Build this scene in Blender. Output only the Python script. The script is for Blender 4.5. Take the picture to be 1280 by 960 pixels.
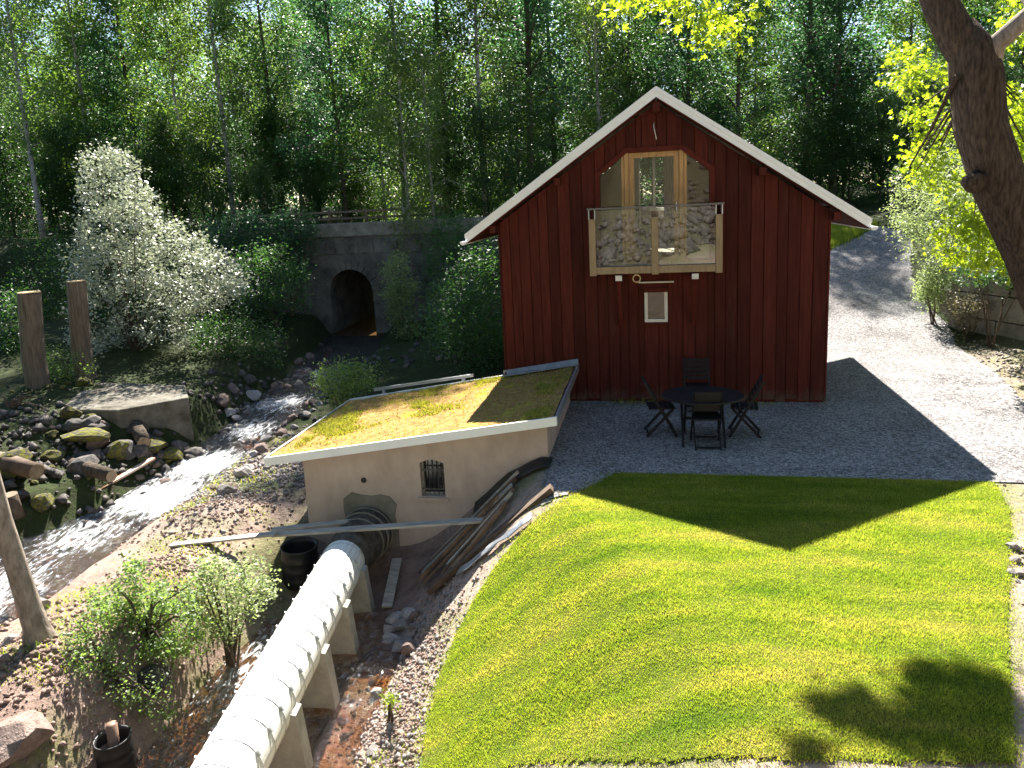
import bpy, math, random
import numpy as np
from mathutils import Vector, Matrix, Quaternion
R = math.radians
rnd = random.Random(7)
scene = bpy.context.scene
for o in list(bpy.data.objects): bpy.data.objects.remove(o)
col = scene.collection

# ------------------------------------------------------------------ camera
F, PITCH, ROLL, YAW = 899.9, 0.1765, -0.0482, 0.1944
CX, CY, CZ, SY = -0.1254, -12.9219, 3.7591, -70.29
fw = Vector((-math.sin(YAW)*math.cos(PITCH), math.cos(YAW)*math.cos(PITCH), -math.sin(PITCH)))
r0 = Vector((math.cos(YAW), math.sin(YAW), 0)); u0 = r0.cross(fw)
RT = r0*math.cos(ROLL)+u0*math.sin(ROLL); UP = u0*math.cos(ROLL)-r0*math.sin(ROLL)
cam = bpy.data.cameras.new('camera'); camo = bpy.data.objects.new('camera', cam); col.objects.link(camo)
camo.matrix_world = Matrix(((RT.x, UP.x, -fw.x, CX), (RT.y, UP.y, -fw.y, CY), (RT.z, UP.z, -fw.z, CZ), (0, 0, 0, 1)))
cam.sensor_width = 36; cam.lens = 36*F/1280; cam.shift_y = SY/1280; cam.clip_end = 2000; cam.clip_start = .05
scene.camera = camo
# ------------------------------------------------------------------ light
SUN = Vector((0.235, -0.98, -1.02)).normalized()          # direction the light travels
world = bpy.data.worlds.new('World'); scene.world = world; world.use_nodes = True
wn = world.node_tree.nodes; bg = wn['Background']
sky = wn.new('ShaderNodeTexSky'); sky.sky_type = 'NISHITA'; sky.sun_disc = False
sky.sun_elevation = math.asin(-SUN.z); sky.sun_rotation = math.atan2(-SUN.x, -SUN.y)
sky.air_density = 1.0; sky.dust_density = 0.3; sky.ozone_density = 1.0
world.node_tree.links.new(sky.outputs[0], bg.inputs[0]); bg.inputs[1].default_value = 0.05
sl = bpy.data.lights.new('sun', 'SUN'); sl.energy = 5.0; sl.angle = R(0.53); sl.color = (1, .95, .87)
so = bpy.data.objects.new('sun', sl); col.objects.link(so); so.rotation_euler = SUN.to_track_quat('-Z', 'Y').to_euler()
scene.view_settings.view_transform = 'Standard'; scene.view_settings.look = 'None'
scene.view_settings.exposure = 2.2; scene.view_settings.gamma = 1
scene.cycles.max_bounces = 6; scene.cycles.diffuse_bounces = 4; scene.cycles.glossy_bounces = 3; scene.cycles.transmission_bounces = 5; scene.cycles.transparent_max_bounces = 6
scene.render.resolution_x = 1024; scene.render.resolution_y = 768

# ------------------------------------------------------------------ pixels of the 1280x960 photograph -> places
def ray(px, py): return fw + RT*((px-640)/F) + UP*((480+SY-py)/F)
CAM = Vector((CX, CY, CZ))
def PZ(px, py, z):
    d = ray(px, py); return CAM + d*((z-CZ)/d.z)
def PY(px, py, y):
    d = ray(px, py); return CAM + d*((y-CY)/d.y)

# ------------------------------------------------------------------ helpers
def mesh_from(name, v, f, smooth=False):
    me = bpy.data.meshes.new(name); me.from_pydata([tuple(p) for p in v], [], f); me.update()
    if smooth:
        me.polygons.foreach_set('use_smooth', [True]*len(me.polygons))
    return me
def link(name, me, mat=None, parent=None, loc=(0, 0, 0), rot=(0, 0, 0)):
    o = bpy.data.objects.new(name, me); col.objects.link(o); o.location = loc; o.rotation_euler = rot
    if mat is not None and me is not None and not me.materials: me.materials.append(mat)
    if parent is not None: o.parent = parent
    return o
def tag(o, label=None, cat=None, group=None, kind=None):
    if label: o['label'] = label
    if cat: o['category'] = cat
    if group: o['group'] = group
    if kind: o['kind'] = kind
    return o
def thing(name, label, cat, loc=(0, 0, 0), rz=0, group=None):
    o = link(name, None, loc=loc, rot=(0, 0, rz)); return tag(o, label, cat, group)
def copy_tree(o, parent=None):
    c = o.copy(); col.objects.link(c); c.parent = parent
    for ch in o.children: copy_tree(ch, c)
    return c
class MB:
    def __init__(s): s.v = []; s.f = []
    def add(s, v, f):
        n = len(s.v); s.v += [tuple(p) for p in v]; s.f += [tuple(i+n for i in q) for q in f]; return s
    def box(s, a, b):
        (x0, y0, z0), (x1, y1, z1) = a, b
        return s.add([(x0, y0, z0), (x1, y0, z0), (x1, y1, z0), (x0, y1, z0), (x0, y0, z1), (x1, y0, z1), (x1, y1, z1), (x0, y1, z1)],
                     [(0, 3, 2, 1), (4, 5, 6, 7), (0, 1, 5, 4), (1, 2, 6, 5), (2, 3, 7, 6), (3, 0, 4, 7)])
    def prism(s, poly, y0, y1):                 # polygon in XZ, pushed along Y
        n = len(poly); v = [(x, y0, z) for x, z in poly]+[(x, y1, z) for x, z in poly]
        return s.add(v, [tuple(range(n)), tuple(reversed(range(n, 2*n)))]+[(i, i+n, (i+1) % n+n, (i+1) % n) for i in range(n)])
    def bar(s, a, b, w, h, up=(0, 0, 1)):       # beam from a to b, w across, h along up
        a, b = Vector(a), Vector(b); d = (b-a).normalized(); sd = d.cross(Vector(up))
        if sd.length < 1e-4: sd = d.cross(Vector((1, 0, 0)))
        sd.normalize(); u = sd.cross(d)
        v = []
        for p in (a, b):
            for q, t in ((-1, -1), (1, -1), (1, 1), (-1, 1)): v.append(p+sd*(q*w/2)+u*(t*h/2))
        return s.add(v, [(0, 1, 2, 3), (7, 6, 5, 4), (0, 4, 5, 1), (1, 5, 6, 2), (2, 6, 7, 3), (3, 7, 4, 0)])
    def tube(s, pts, rad, n=8, cap=True, bump=0, seed=0):
        rg = random.Random(seed); pts = [Vector(p) for p in pts]
        if not hasattr(rad, '__len__'): rad = [rad]*len(pts)
        base = len(s.v); prev = None
        for i, p in enumerate(pts):
            d = (pts[min(i+1, len(pts)-1)]-pts[max(i-1, 0)]).normalized()
            if prev is None:
                sd = d.cross(Vector((0, 0, 1)))
                if sd.length < .05: sd = d.cross(Vector((1, 0, 0)))
            else: sd = prev-d*prev.dot(d)
            sd.normalize(); prev = sd; u = d.cross(sd)
            for k in range(n):
                a = 2*math.pi*k/n; r = rad[i]*(1+rg.uniform(-bump, bump))
                s.v.append(tuple(p+sd*(math.cos(a)*r)+u*(math.sin(a)*r)))
        for i in range(len(pts)-1):
            for k in range(n):
                a = base+i*n+k; b = base+i*n+(k+1) % n; s.f.append((a, b, b+n, a+n))
        if cap:
            s.f.append(tuple(base+k for k in reversed(range(n)))); m = base+(len(pts)-1)*n; s.f.append(tuple(m+k for k in range(n)))
        return s
    def build(s, name, mat, parent=None, smooth=False, loc=(0, 0, 0), rot=(0, 0, 0), bevel=0):
        o = link(name, mesh_from(name, s.v, s.f, smooth), mat, parent, loc, rot)
        if bevel:
            m = o.modifiers.new('bevel', 'BEVEL'); m.width = bevel; m.segments = 2; m.limit_method = 'ANGLE'
        return o

# ------------------------------------------------------------------ materials
def M(name):
    m = bpy.data.materials.new(name); m.use_nodes = True; nt = m.node_tree
    return m, nt, nt.nodes['Principled BSDF'], nt.nodes, nt.links
def noise_fac(nt, scale, detail=6, rough=.6, coord='Object', stretch=None, dist=0):
    tc = nt.nodes.new('ShaderNodeTexCoord'); mp = nt.nodes.new('ShaderNodeMapping'); nz = nt.nodes.new('ShaderNodeTexNoise')
    if stretch: mp.inputs['Scale'].default_value = stretch
    nz.inputs['Scale'].default_value = scale; nz.inputs['Detail'].default_value = detail; nz.inputs['Roughness'].default_value = rough
    nz.inputs['Distortion'].default_value = dist
    nt.links.new(tc.outputs[coord], mp.inputs[0]); nt.links.new(mp.outputs[0], nz.inputs[0]); return nz.outputs[0]
def ramp(nt, fac, stops):
    r = nt.nodes.new('ShaderNodeValToRGB'); e = r.color_ramp.elements
    while len(e) < len(stops): e.new(.5)
    for k, (p, c) in zip(e, stops): k.position = p; k.color = (*c, 1) if len(c) == 3 else c
    nt.links.new(fac, r.inputs[0]); return r.outputs[0]
def mixc(nt, a, b, fac, mode='MIX'):
    m = nt.nodes.new('ShaderNodeMix'); m.data_type = 'RGBA'; m.blend_type = mode
    for s, i in ((a, 6), (b, 7), (fac, 0)):
        if hasattr(s, 'links'): nt.links.new(s, m.inputs[i])
        else: m.inputs[i].default_value = s if i == 0 else (*s, 1)
    return m.outputs[2]
def math_n(nt, op, a, b=0.):
    m = nt.nodes.new('ShaderNodeMath'); m.operation = op
    for i, s in enumerate((a, b)):
        if hasattr(s, 'links'): nt.links.new(s, m.inputs[i])
        else: m.inputs[i].default_value = s
    return m.outputs[0]
def bumpn(nt, h, strength, dist, bs, prev=None):
    b = nt.nodes.new('ShaderNodeBump'); b.inputs['Strength'].default_value = strength; b.inputs['Distance'].default_value = dist
    nt.links.new(h, b.inputs['Height'])
    if prev: nt.links.new(prev, b.inputs['Normal'])
    nt.links.new(b.outputs[0], bs.inputs['Normal']); return b.outputs[0]
def simple(name, c1, c2, scale=8, rough=.7, bump=.3, bdist=.01, stretch=None, spec=.5, metal=0, rand=.0, fine=None, coord='Object', mid=(.3, .7)):
    m, nt, bs, N, L = M(name)
    n = noise_fac(nt, scale, stretch=stretch, coord=coord)
    c = ramp(nt, n, [(mid[0], c1), (mid[1], c2)])
    if rand:
        oi = N.new('ShaderNodeObjectInfo'); k = math_n(nt, 'MULTIPLY_ADD', oi.outputs['Random'], 2*rand)
        k.node.inputs[2].default_value = 1-rand
        hs = N.new('ShaderNodeHueSaturation'); L.new(c, hs.inputs['Color']); L.new(k, hs.inputs['Value']); c = hs.outputs[0]
    L.new(c, bs.inputs['Base Color']); bs.inputs['Roughness'].default_value = rough; bs.inputs['Metallic'].default_value = metal
    bs.inputs['Specular IOR Level'].default_value = spec
    if bump: bumpn(nt, noise_fac(nt, fine or scale*4, stretch=stretch, coord=coord), bump, bdist, bs)
    return m
def leafmat(name, dark, light, trans, tf=.45, rough=.4, spec=.5):
    m, nt, bs, N, L = M(name)
    g = N.new('ShaderNodeNewGeometry'); c = ramp(nt, g.outputs['Random Per Island'], [(0, dark), (1, light)])
    L.new(c, bs.inputs['Base Color']); bs.inputs['Roughness'].default_value = rough; bs.inputs['Specular IOR Level'].default_value = spec
    t = N.new('ShaderNodeBsdfTranslucent'); t.inputs[0].default_value = (*trans, 1)
    mx = N.new('ShaderNodeMixShader'); mx.inputs[0].default_value = tf
    L.new(bs.outputs[0], mx.inputs[1]); L.new(t.outputs[0], mx.inputs[2]); L.new(mx.outputs[0], N['Material Output'].inputs[0])
    return m

MT = {}
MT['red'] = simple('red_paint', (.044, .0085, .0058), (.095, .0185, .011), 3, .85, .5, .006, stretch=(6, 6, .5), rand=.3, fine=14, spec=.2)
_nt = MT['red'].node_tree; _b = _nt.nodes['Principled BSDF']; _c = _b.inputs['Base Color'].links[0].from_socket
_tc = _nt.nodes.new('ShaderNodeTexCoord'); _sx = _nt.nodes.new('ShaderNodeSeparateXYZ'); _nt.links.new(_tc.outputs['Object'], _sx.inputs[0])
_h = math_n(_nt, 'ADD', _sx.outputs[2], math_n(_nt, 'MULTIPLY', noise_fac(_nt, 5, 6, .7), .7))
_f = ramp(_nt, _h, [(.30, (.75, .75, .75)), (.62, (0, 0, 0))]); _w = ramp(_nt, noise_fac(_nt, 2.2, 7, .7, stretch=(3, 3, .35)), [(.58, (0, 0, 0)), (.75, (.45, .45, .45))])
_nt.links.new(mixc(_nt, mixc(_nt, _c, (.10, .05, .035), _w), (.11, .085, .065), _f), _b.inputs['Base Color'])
MT['redtrim'] = simple('red_trim', (.065, .010, .006), (.11, .019, .011), 5, .8, .3, .004, spec=.2)
MT['white'] = simple('white_metal', (.78, .80, .81), (.86, .87, .87), 3, .42, .15, .003)
MT['roof'] = simple('roof_sheet', (.42, .43, .44), (.55, .56, .56), 2, .4, .1, .003, metal=.3)
MT['galv'] = simple('galvanised', (.38, .40, .43), (.55, .57, .60), 6, .35, .1, .002, metal=.7)
MT['railmetal'] = simple('rail_metal', (.10, .095, .09), (.18, .17, .16), 6, .5, .1, .002, metal=.4)
MT['honey'] = simple('honey_wood', (.30, .16, .055), (.50, .29, .11), 3, .55, .3, .003, stretch=(8, 8, 1), fine=20)
MT['bal'] = simple('balcony_wood', (.22, .15, .08), (.36, .26, .15), 3, .7, .4, .003, stretch=(8, 8, 1), fine=20)
MT['grey_wood'] = simple('weathered_wood', (.20, .18, .155), (.42, .39, .34), 3, .85, .5, .004, stretch=(1, 8, 8), fine=18, rand=.25)
MT['brown_wood'] = simple('brown_wood', (.06, .036, .022), (.19, .12, .07), 4, .85, .6, .006, rand=.4, fine=20)
MT['post_wood'] = simple('post_wood', (.085, .06, .042), (.24, .18, .13), 5, .9, .9, .015, stretch=(5, 5, .4), fine=8)
MT['cut_wood'] = simple('cut_wood', (.40, .26, .10), (.60, .42, .20), 9, .8, .3, .004)
MT['render'] = simple('wall_render', (.40, .315, .265), (.54, .435, .37), 2.6, .9, .6, .010, fine=24, spec=.2, stretch=(1, 1, .6))
MT['cement'] = simple('cement_patch', (.15, .135, .11), (.24, .22, .185), 5, .9, .5, .008, spec=.2)
MT['concrete'] = simple('concrete', (.26, .245, .215), (.42, .40, .35), 4, .9, .5, .01, spec=.2)
MT['oldcon'] = simple('old_concrete', (.13, .12, .095), (.30, .28, .24), 3, .95, .9, .03, spec=.2)
MT['bridge'] = simple('bridge_concrete', (.055, .05, .043), (.20, .185, .16), 1.6, .95, .9, .04, spec=.2)
MT['stave'] = simple('pipe_stave', (.66, .63, .57), (.84, .82, .77), 3, .7, .3, .004, stretch=(6, .6, 6), rand=.1, spec=.25)
MT['steel'] = simple('dark_steel', (.05, .05, .055), (.12, .12, .12), 10, .5, .2, .003, metal=.7)
MT['blackp'] = simple('black_plastic', (.008, .008, .009), (.02, .02, .022), 6, .45, .2, .004)
MT['black'] = simple('black_stain', (.006, .006, .008), (.014, .014, .017), 6, .6, .2, .003, spec=.3)
MT['rustpipe'] = simple('brown_pipe', (.16, .09, .06), (.26, .16, .11), 8, .6, .2, .003)
MT['rustplank'] = simple('rust_plank', (.30, .10, .03), (.55, .42, .33), 2.2, .8, .4, .005, mid=(.42, .58))
MT['bark'] = simple('bark', (.045, .033, .024), (.15, .115, .085), 4, .95, 1., .05, stretch=(3, 3, .6), fine=9, spec=.2)
MT['bigbark'] = simple('big_tree_bark', (.022, .015, .011), (.13, .09, .064), 7, .95, 1., .10, stretch=(3, 3, .55), fine=9, spec=.2)
MT['pale_bark'] = simple('pale_bark', (.16, .14, .125), (.50, .47, .43), 4, .9, .6, .02, stretch=(2, 2, 3), fine=10, spec=.2, mid=(.35, .6))
MT['lean_bark'] = simple('lean_bark', (.13, .10, .078), (.36, .30, .245), 7, .9, .9, .02, stretch=(2, 2, .8), fine=14, spec=.2)
MT['collar'] = simple('dark_masonry', (.04, .036, .032), (.14, .125, .11), 9, .95, .9, .03, spec=.2)
MT['slab'] = simple('mossy_concrete', (.05, .042, .028), (.21, .195, .16), 2.5, .95, 1., .05, spec=.2)
MT['old_cut'] = simple('old_cut_wood', (.12, .085, .055), (.26, .19, .12), 9, .9, .5, .01)
MT['rock_pale'] = simple('pale_rock', (.27, .235, .215), (.46, .42, .39), 5, .85, .8, .03, rand=.3, spec=.3)
MT['rock_dark'] = simple('dark_rock', (.045, .04, .037), (.17, .15, .135), 4, .85, .9, .04, rand=.35, spec=.35)
MT['rock_pink'] = simple('brown_rock', (.15, .10, .08), (.33, .25, .215), 4, .85, .9, .04, rand=.3, spec=.3)
MT['rock_moss'] = simple('mossy_rock', (.09, .085, .07), (.20, .19, .03), 5, .95, .9, .04, rand=.3, spec=.2, mid=(.42, .58))
MT['clod'] = simple('earth_clod', (.18, .12, .097), (.37, .27, .225), 12, .95, .8, .02, spec=.15)
MT['curtain'] = simple('curtain', (.62, .6, .56), (.75, .73, .7), 3, .9, .2, .01)
MT['room'] = simple('room_panel', (.36, .27, .17), (.48, .37, .25), 3, .8, .2, .005)
MT['windowwhite'] = simple('window_white', (.60, .57, .50), (.72, .69, .62), 5, .6, .1, .002)
MT['tarp'] = simple('black_membrane', (.012, .011, .011), (.035, .032, .03), 5, .55, .6, .02)
def glass(name, refl_boost=1.0, tint=(.9, .93, .92)):
    m, nt, bs, N, L = M(name); N.remove(bs)
    fr = N.new('ShaderNodeFresnel'); fr.inputs[0].default_value = 1.5
    k = math_n(nt, 'MULTIPLY', fr.outputs[0], refl_boost); k.node.use_clamp = True
    t = N.new('ShaderNodeBsdfTransparent'); t.inputs[0].default_value = (*tint, 1)
    g = N.new('ShaderNodeBsdfGlossy'); g.inputs['Roughness'].default_value = 0.0
    mx = N.new('ShaderNodeMixShader'); L.new(k, mx.inputs[0]); L.new(t.outputs[0], mx.inputs[1]); L.new(g.outputs[0], mx.inputs[2])
    L.new(mx.outputs[0], N['Material Output'].inputs[0]); return m
MT['glass'] = glass('window_glass', 2.0)
MT['glass_small'] = glass('coated_glass', 1.3, (.4, .42, .4))
MT['balglass'] = glass('balcony_glass', 2.0)
MT['darkglass'] = simple('dark_glass', (.01, .012, .014), (.02, .022, .025), 3, .08, 0)
LEAF = {
 'forest': leafmat('leaf_forest', (.032, .085, .024), (.08, .145, .045), (.10, .235, .042), .44, .5),
 'forest2': leafmat('leaf_forest_blue', (.028, .085, .036), (.07, .14, .062), (.075, .21, .065), .44, .5),
 'birch': leafmat('leaf_birch', (.07, .11, .03), (.14, .19, .06), (.26, .40, .07), .5, .45),
 'bright': leafmat('leaf_bright', (.06, .11, .016), (.13, .19, .035), (.22, .36, .04), .48, .5),
 'maple': leafmat('leaf_maple', (.07, .13, .012), (.16, .22, .02), (.38, .50, .02), .60, .4),
 'silver': leafmat('leaf_silver', (.26, .29, .20), (.52, .54, .46), (.34, .38, .22), .3, .4, .7),
 'shrub': leafmat('leaf_shrub', (.06, .11, .03), (.18, .25, .08), (.30, .46, .08), .5, .5),
 'dark': leafmat('leaf_dark', (.022, .062, .016), (.06, .12, .03), (.065, .16, .024), .40, .5),
 'pale': leafmat('leaf_pale', (.12, .16, .06), (.26, .31, .15), (.40, .50, .17), .5, .5),
 'dry': leafmat('leaf_dry', (.10, .085, .045), (.21, .18, .10), (.15, .14, .05), .25, .7),
}

# ------------------------------------------------------------------ terrain function
def sm(a, b, t):
    t = np.clip((np.asarray(t, float)-a)/(b-a), 0, 1); return t*t*(3-2*t)
_rg = np.random.RandomState(3); _LAT = _rg.rand(256, 256)
def vnoise(x, y):
    xi = np.floor(x).astype(int); yi = np.floor(y).astype(int); fx = x-xi; fy = y-yi
    fx = fx*fx*(3-2*fx); fy = fy*fy*(3-2*fy); g = lambda i, j: _LAT[i % 256, j % 256]
    return (g(xi, yi)*(1-fx)+g(xi+1, yi)*fx)*(1-fy)+(g(xi, yi+1)*(1-fx)+g(xi+1, yi+1)*fx)*fy
def fbm(x, y, o=4):
    s = 0; a = .5
    for i in range(o): s = s+a*(vnoise(x*2**i+17*i, y*2**i+5*i)-.5); a *= .5
    return s
STREAM = np.array([(-11.2, 60, -.7), (-11.2, 19, -.85), (-11.2, 13.3, -.95), (-10.1, 9.15, -1.0), (-9.5, 5.2, -1.05), (-9.25, 2.4, -1.12), (-9.1, -.2, -1.25), (-9.25, -1.9, -1.42), (-9.6, -3.4, -1.5), (-9.9, -5, -1.55), (-10.5, -8, -1.6), (-12, -14, -1.65), (-14, -30, -1.7)])
SWID = np.array([1.0, .85, .8, .85, .7, .52, .45, .5, .72, 1.1, 1.6, 2, 2])
def poly_dist(x, y, PL, W=None):
    best = np.full(np.shape(x), 1e9); zz = np.zeros(np.shape(x)); ww = np.zeros(np.shape(x)); side = np.zeros(np.shape(x))
    for i in range(len(PL)-1):
        a, b = PL[i], PL[i+1]; dx, dy = b[0]-a[0], b[1]-a[1]; L2 = dx*dx+dy*dy
        t = np.clip(((x-a[0])*dx+(y-a[1])*dy)/L2, 0, 1); d = np.hypot(x-a[0]-t*dx, y-a[1]-t*dy); k = d < best
        best = np.where(k, d, best); zz = np.where(k, a[2]+t*(b[2]-a[2]), zz)
        if W is not None: ww = np.where(k, W[i]+t*(W[i+1]-W[i]), ww)
        side = np.where(k, np.sign((x-a[0])*dy-(y-a[1])*dx), side)
    return best, zz, ww, side
TAIL = np.array([(-4.75, -4.3, -1.80), (-4.5, -5.2, -1.82), (-4.45, -7, -1.85), (-4.5, -9, -1.87), (-5.3, -13, -1.9), (-9, -17, -1.9)])
TWID = np.array([.5, .85, .95, 1.05, 1.3, 1.5])
MOUNDS = [(-7.1, -3.2, .38, .85), (-6.6, -5.0, .30, .75), (-6.75, -6.5, .26, 1.3), (-7.6, -7.9, .22, 1.4), (-6.5, -8.8, .12, 1.1), (-5.9, -5.8, .18, .7), (-5.9, -1.6, .1, 1.)]
BY = 12.7      # bridge face
def H(x, y, noise=True):
    x = np.asarray(x, float); y = np.asarray(y, float)
    up = 2.1*sm(3., 16., y)                                      # driveway side climbs
    up = up+.45*sm(6.0, 9.5, x)*sm(-2, 3, y)+.9*sm(8, 16, x)      # bank to the right
    xt = np.interp(y, [-10, -7.5, -5, -4.3, -3.3, 0, 4, 12], [1.6, .8, -.75, -1.1, -1.5, -2.9, -3.4, -4.5])
    w = np.interp(y, [-10, -7.5, -5, -3.3, 0, 4, 12], [5., 4.2, 2.9, 2.4, 3.4, 3.6, 4])
    valley = np.interp(y, [-14, -8, -3, 0, 5, 12], [-1.35, -1.3, -1.2, -.95, -.7, -.5])
    low = np.interp(y, [-14, -8, -4, -3, 0], [-1.85, -1.8, -1.7, -1.45, 0])   # foot of the slope by the pipe
    t = sm(0, 1, (xt-x)/w)
    foot = np.where(y < 0, low+(valley-low)*sm(-4.9, -5.9, x), valley)
    h = up*(1-t)+foot*t
    d, zs, ws, side = poly_dist(x, y, STREAM, SWID)
    left = (x < -9.3) & (side < 0) if False else (x < np.interp(y, STREAM[::-1, 1], STREAM[::-1, 0]))
    lb = np.clip(d-ws, 0, None)
    wb_ = np.interp(y, [-6, -1.2, .3, 3], [3.6, 3.2, 1.3, 1.1])
    hl = np.where(left, -1.1+.85*sm(0, 1, lb/wb_)+.05*np.clip(lb-1.2, 0, 30)+.3*sm(2, 7, y)*sm(0.5, 4, lb), 0)
    h = np.where(left, hl, h)
    for mx, my, a, r in MOUNDS: h = h+a*np.exp(-((x-mx)**2+(y-my)**2)/(r*r))
    emb = 2.15+.75*(1-sm(-8, -4, x))+.02*np.clip(y-BY, 0, 60)
    kh = sm(-16.6, -15.6, x)*(1-sm(-6, -4.5, x))
    e = kh*sm(BY, BY+.12, y)+(1-kh)*np.where(x < -10, sm(BY-4, BY+2, y), sm(BY-1, BY+4.5, y))
    h = np.maximum(h, h*(1-e)+emb*e)
    # carve the stream and the tailrace
    c = 1-sm(-.15, .8, d-ws); bed = zs-.16
    carve_ok = ~((y > BY) & (y < 17.8))
    h = np.where(carve_ok & (h > bed), h*(1-c)+bed*c, h)
    bk = (y > 17.8); c2 = 1-sm(0., 2.2, d-ws); h = np.where(bk & (h > bed), h*(1-c2)+bed*c2, h)
    d2, z2, w2, _ = poly_dist(x, y, TAIL, TWID)
    c = 1-sm(-.2, .9, d2-w2); h = np.where(y < 0, np.where(h > z2-.14, h*(1-c)+(z2-.14)*c, h), h)
    # bank the photographer stands on, and the slope behind
    r = np.hypot(x-CX, y-CY)
    bank = 2.0*sm(-9.3, -11.9, y)+.33*np.clip(-13.5-y, 0, 40)
    bank = bank*sm(-4.2, -1.8, x+0.0*y)
    bank = bank+(.30*np.clip(-15-y, 0, 40))*(1-sm(-4.2, -1.8, x))
    h = h+bank
    if noise:
        flat = sm(.0, .8, np.maximum(np.maximum(xt-np.interp(y, [-9, -7.5, -5, -4.3, -3.3], [3.4, 3.1, 1.3, .4, .3])-x, y-16), np.maximum(np.maximum(-9-y, x-6.8), np.where(y > 2, -99, x-4.4))))
        rough = flat*(1-.75*(1-sm(0, 1, d-ws)))*np.where(y < 0, 1-.85*(1-sm(0, 1.1, d2-w2)), 1)
        h = h+rough*(.28*fbm(x*.9, y*.9, 3)+.09*fbm(x*3+3, y*3, 2))
        h = h+.5*fbm(x*.16+9, y*.16, 3)*sm(15, 22, np.abs(y)+.3*np.abs(x))
    return h
def G(px, py, dz=0.):                                            # where a photo pixel meets the ground
    d = ray(px, py); t = np.arange(3, 70, .02)
    x = CX+d.x*t; y = CY+d.y*t; z = CZ+d.z*t; k = np.nonzero(z < H(x, y)+dz)[0]
    i = k[0] if len(k) else len(t)-1
    return Vector((x[i], y[i], float(H(x[i], y[i]))))
def Hs(x, y): return float(H(np.array([x]), np.array([y]))[0])
def inpoly(x, y, P):
    r = np.zeros(np.shape(x), bool); n = len(P)
    for i in range(n):
        x0, y0 = P[i][:2]; x1, y1 = P[(i+1) % n][:2]
        if y0 == y1: continue
        r ^= ((y0 > y) != (y1 > y)) & (x < (x1-x0)*(y-y0)/(y1-y0)+x0)
    return r
def grid_mesh(name, xs, ys, zf, mask=None, attr=None):
    X, Y = np.meshgrid(xs, ys); Z = zf(X, Y); nx, ny = len(xs), len(ys)
    v = np.stack([X, Y, Z], -1).reshape(-1, 3)
    i = np.arange(nx-1)[None, :]+np.arange(ny-1)[:, None]*nx
    q = np.stack([i, i+1, i+1+nx, i+nx], -1).reshape(-1, 4)
    if mask is not None:
        cx = (v[q[:, 0]]+v[q[:, 2]])/2; q = q[mask(cx[:, 0], cx[:, 1])]
        used = np.unique(q); rm = np.full(len(v), -1); rm[used] = np.arange(len(used)); v = v[used]; q = rm[q]
    return fast_mesh(name, v, q, smooth=True), v
def fast_mesh(name, v, q, smooth=False):
    me = bpy.data.meshes.new(name); n = q.shape[1]
    me.vertices.add(len(v)); me.vertices.foreach_set('co', np.ascontiguousarray(v, np.float32).ravel())
    me.loops.add(q.size); me.loops.foreach_set('vertex_index', np.ascontiguousarray(q, np.int32).ravel())
    me.polygons.add(len(q)); me.polygons.foreach_set('loop_start', np.arange(0, q.size, n, dtype=np.int32))
    if smooth: me.polygons.foreach_set('use_smooth', np.ones(len(q), bool))
    me.update(calc_edges=True); return me

# ------------------------------------------------------------------ ground
LAWN_PX = [(770, 596), (1000, 598), (1240, 604), (1262, 640), (1262, 720), (1258, 780), (1262, 860), (1268, 958), (1000, 954), (820, 957), (650, 957), (525, 990),
           (530, 930), (545, 860), (568, 800), (592, 752), (622, 705), (662, 660), (712, 624)]
LAWN = [G(*p) for p in LAWN_PX]
xr = LAWN[2]; LAWN[0].y = LAWN[1].y = LAWN[2].y = -3.52
YARD = [Vector((-1.55, -4.35, 0)), Vector((-1.05, -4.2, 0)), Vector((-.55, -3.50, 0)), Vector((5.6, -3.50, 0)), G(1275, 500), G(1240, 462), G(1195, 432), G(1185, 405), G(1150, 375), G(1140, 345), G(1138, 320), G(1142, 300), G(1120, 288),
        G(1098, 284), G(1075, 296), G(1045, 308), G(1036, 318), Vector((2.85, 8, 0)), Vector((2.9, 3, 0)), Vector((2.78, .1, 0)), Vector((-2.6, .1, 0)), Vector((-1.75, -.4, 0)), Vector((-1.62, -3.3, 0))]
xs = np.unique(np.round(np.concatenate([np.linspace(-120, -30, 16), np.arange(-30, -15, .6), np.arange(-15, -1, .09), np.arange(-1, 9, .16), np.arange(9, 24, .6), np.linspace(24, 120, 16)]), 3))
ys = np.unique(np.round(np.concatenate([np.linspace(-60, -18, 18), np.arange(-18, -10, .3), np.arange(-10, 3, .09), np.arange(3, 12.6, .16), np.array([12.6, 12.70, 12.82]), np.arange(13, 21, .3), np.arange(21, 45, .8), np.linspace(45, 140, 20)]), 3))
gmask = lambda x, y: ~((np.abs(x+11.2) < 1.0) & (y > BY-.02) & (y < 18.4))
gme, gv = grid_mesh('ground', xs, ys, H, gmask)
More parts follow.
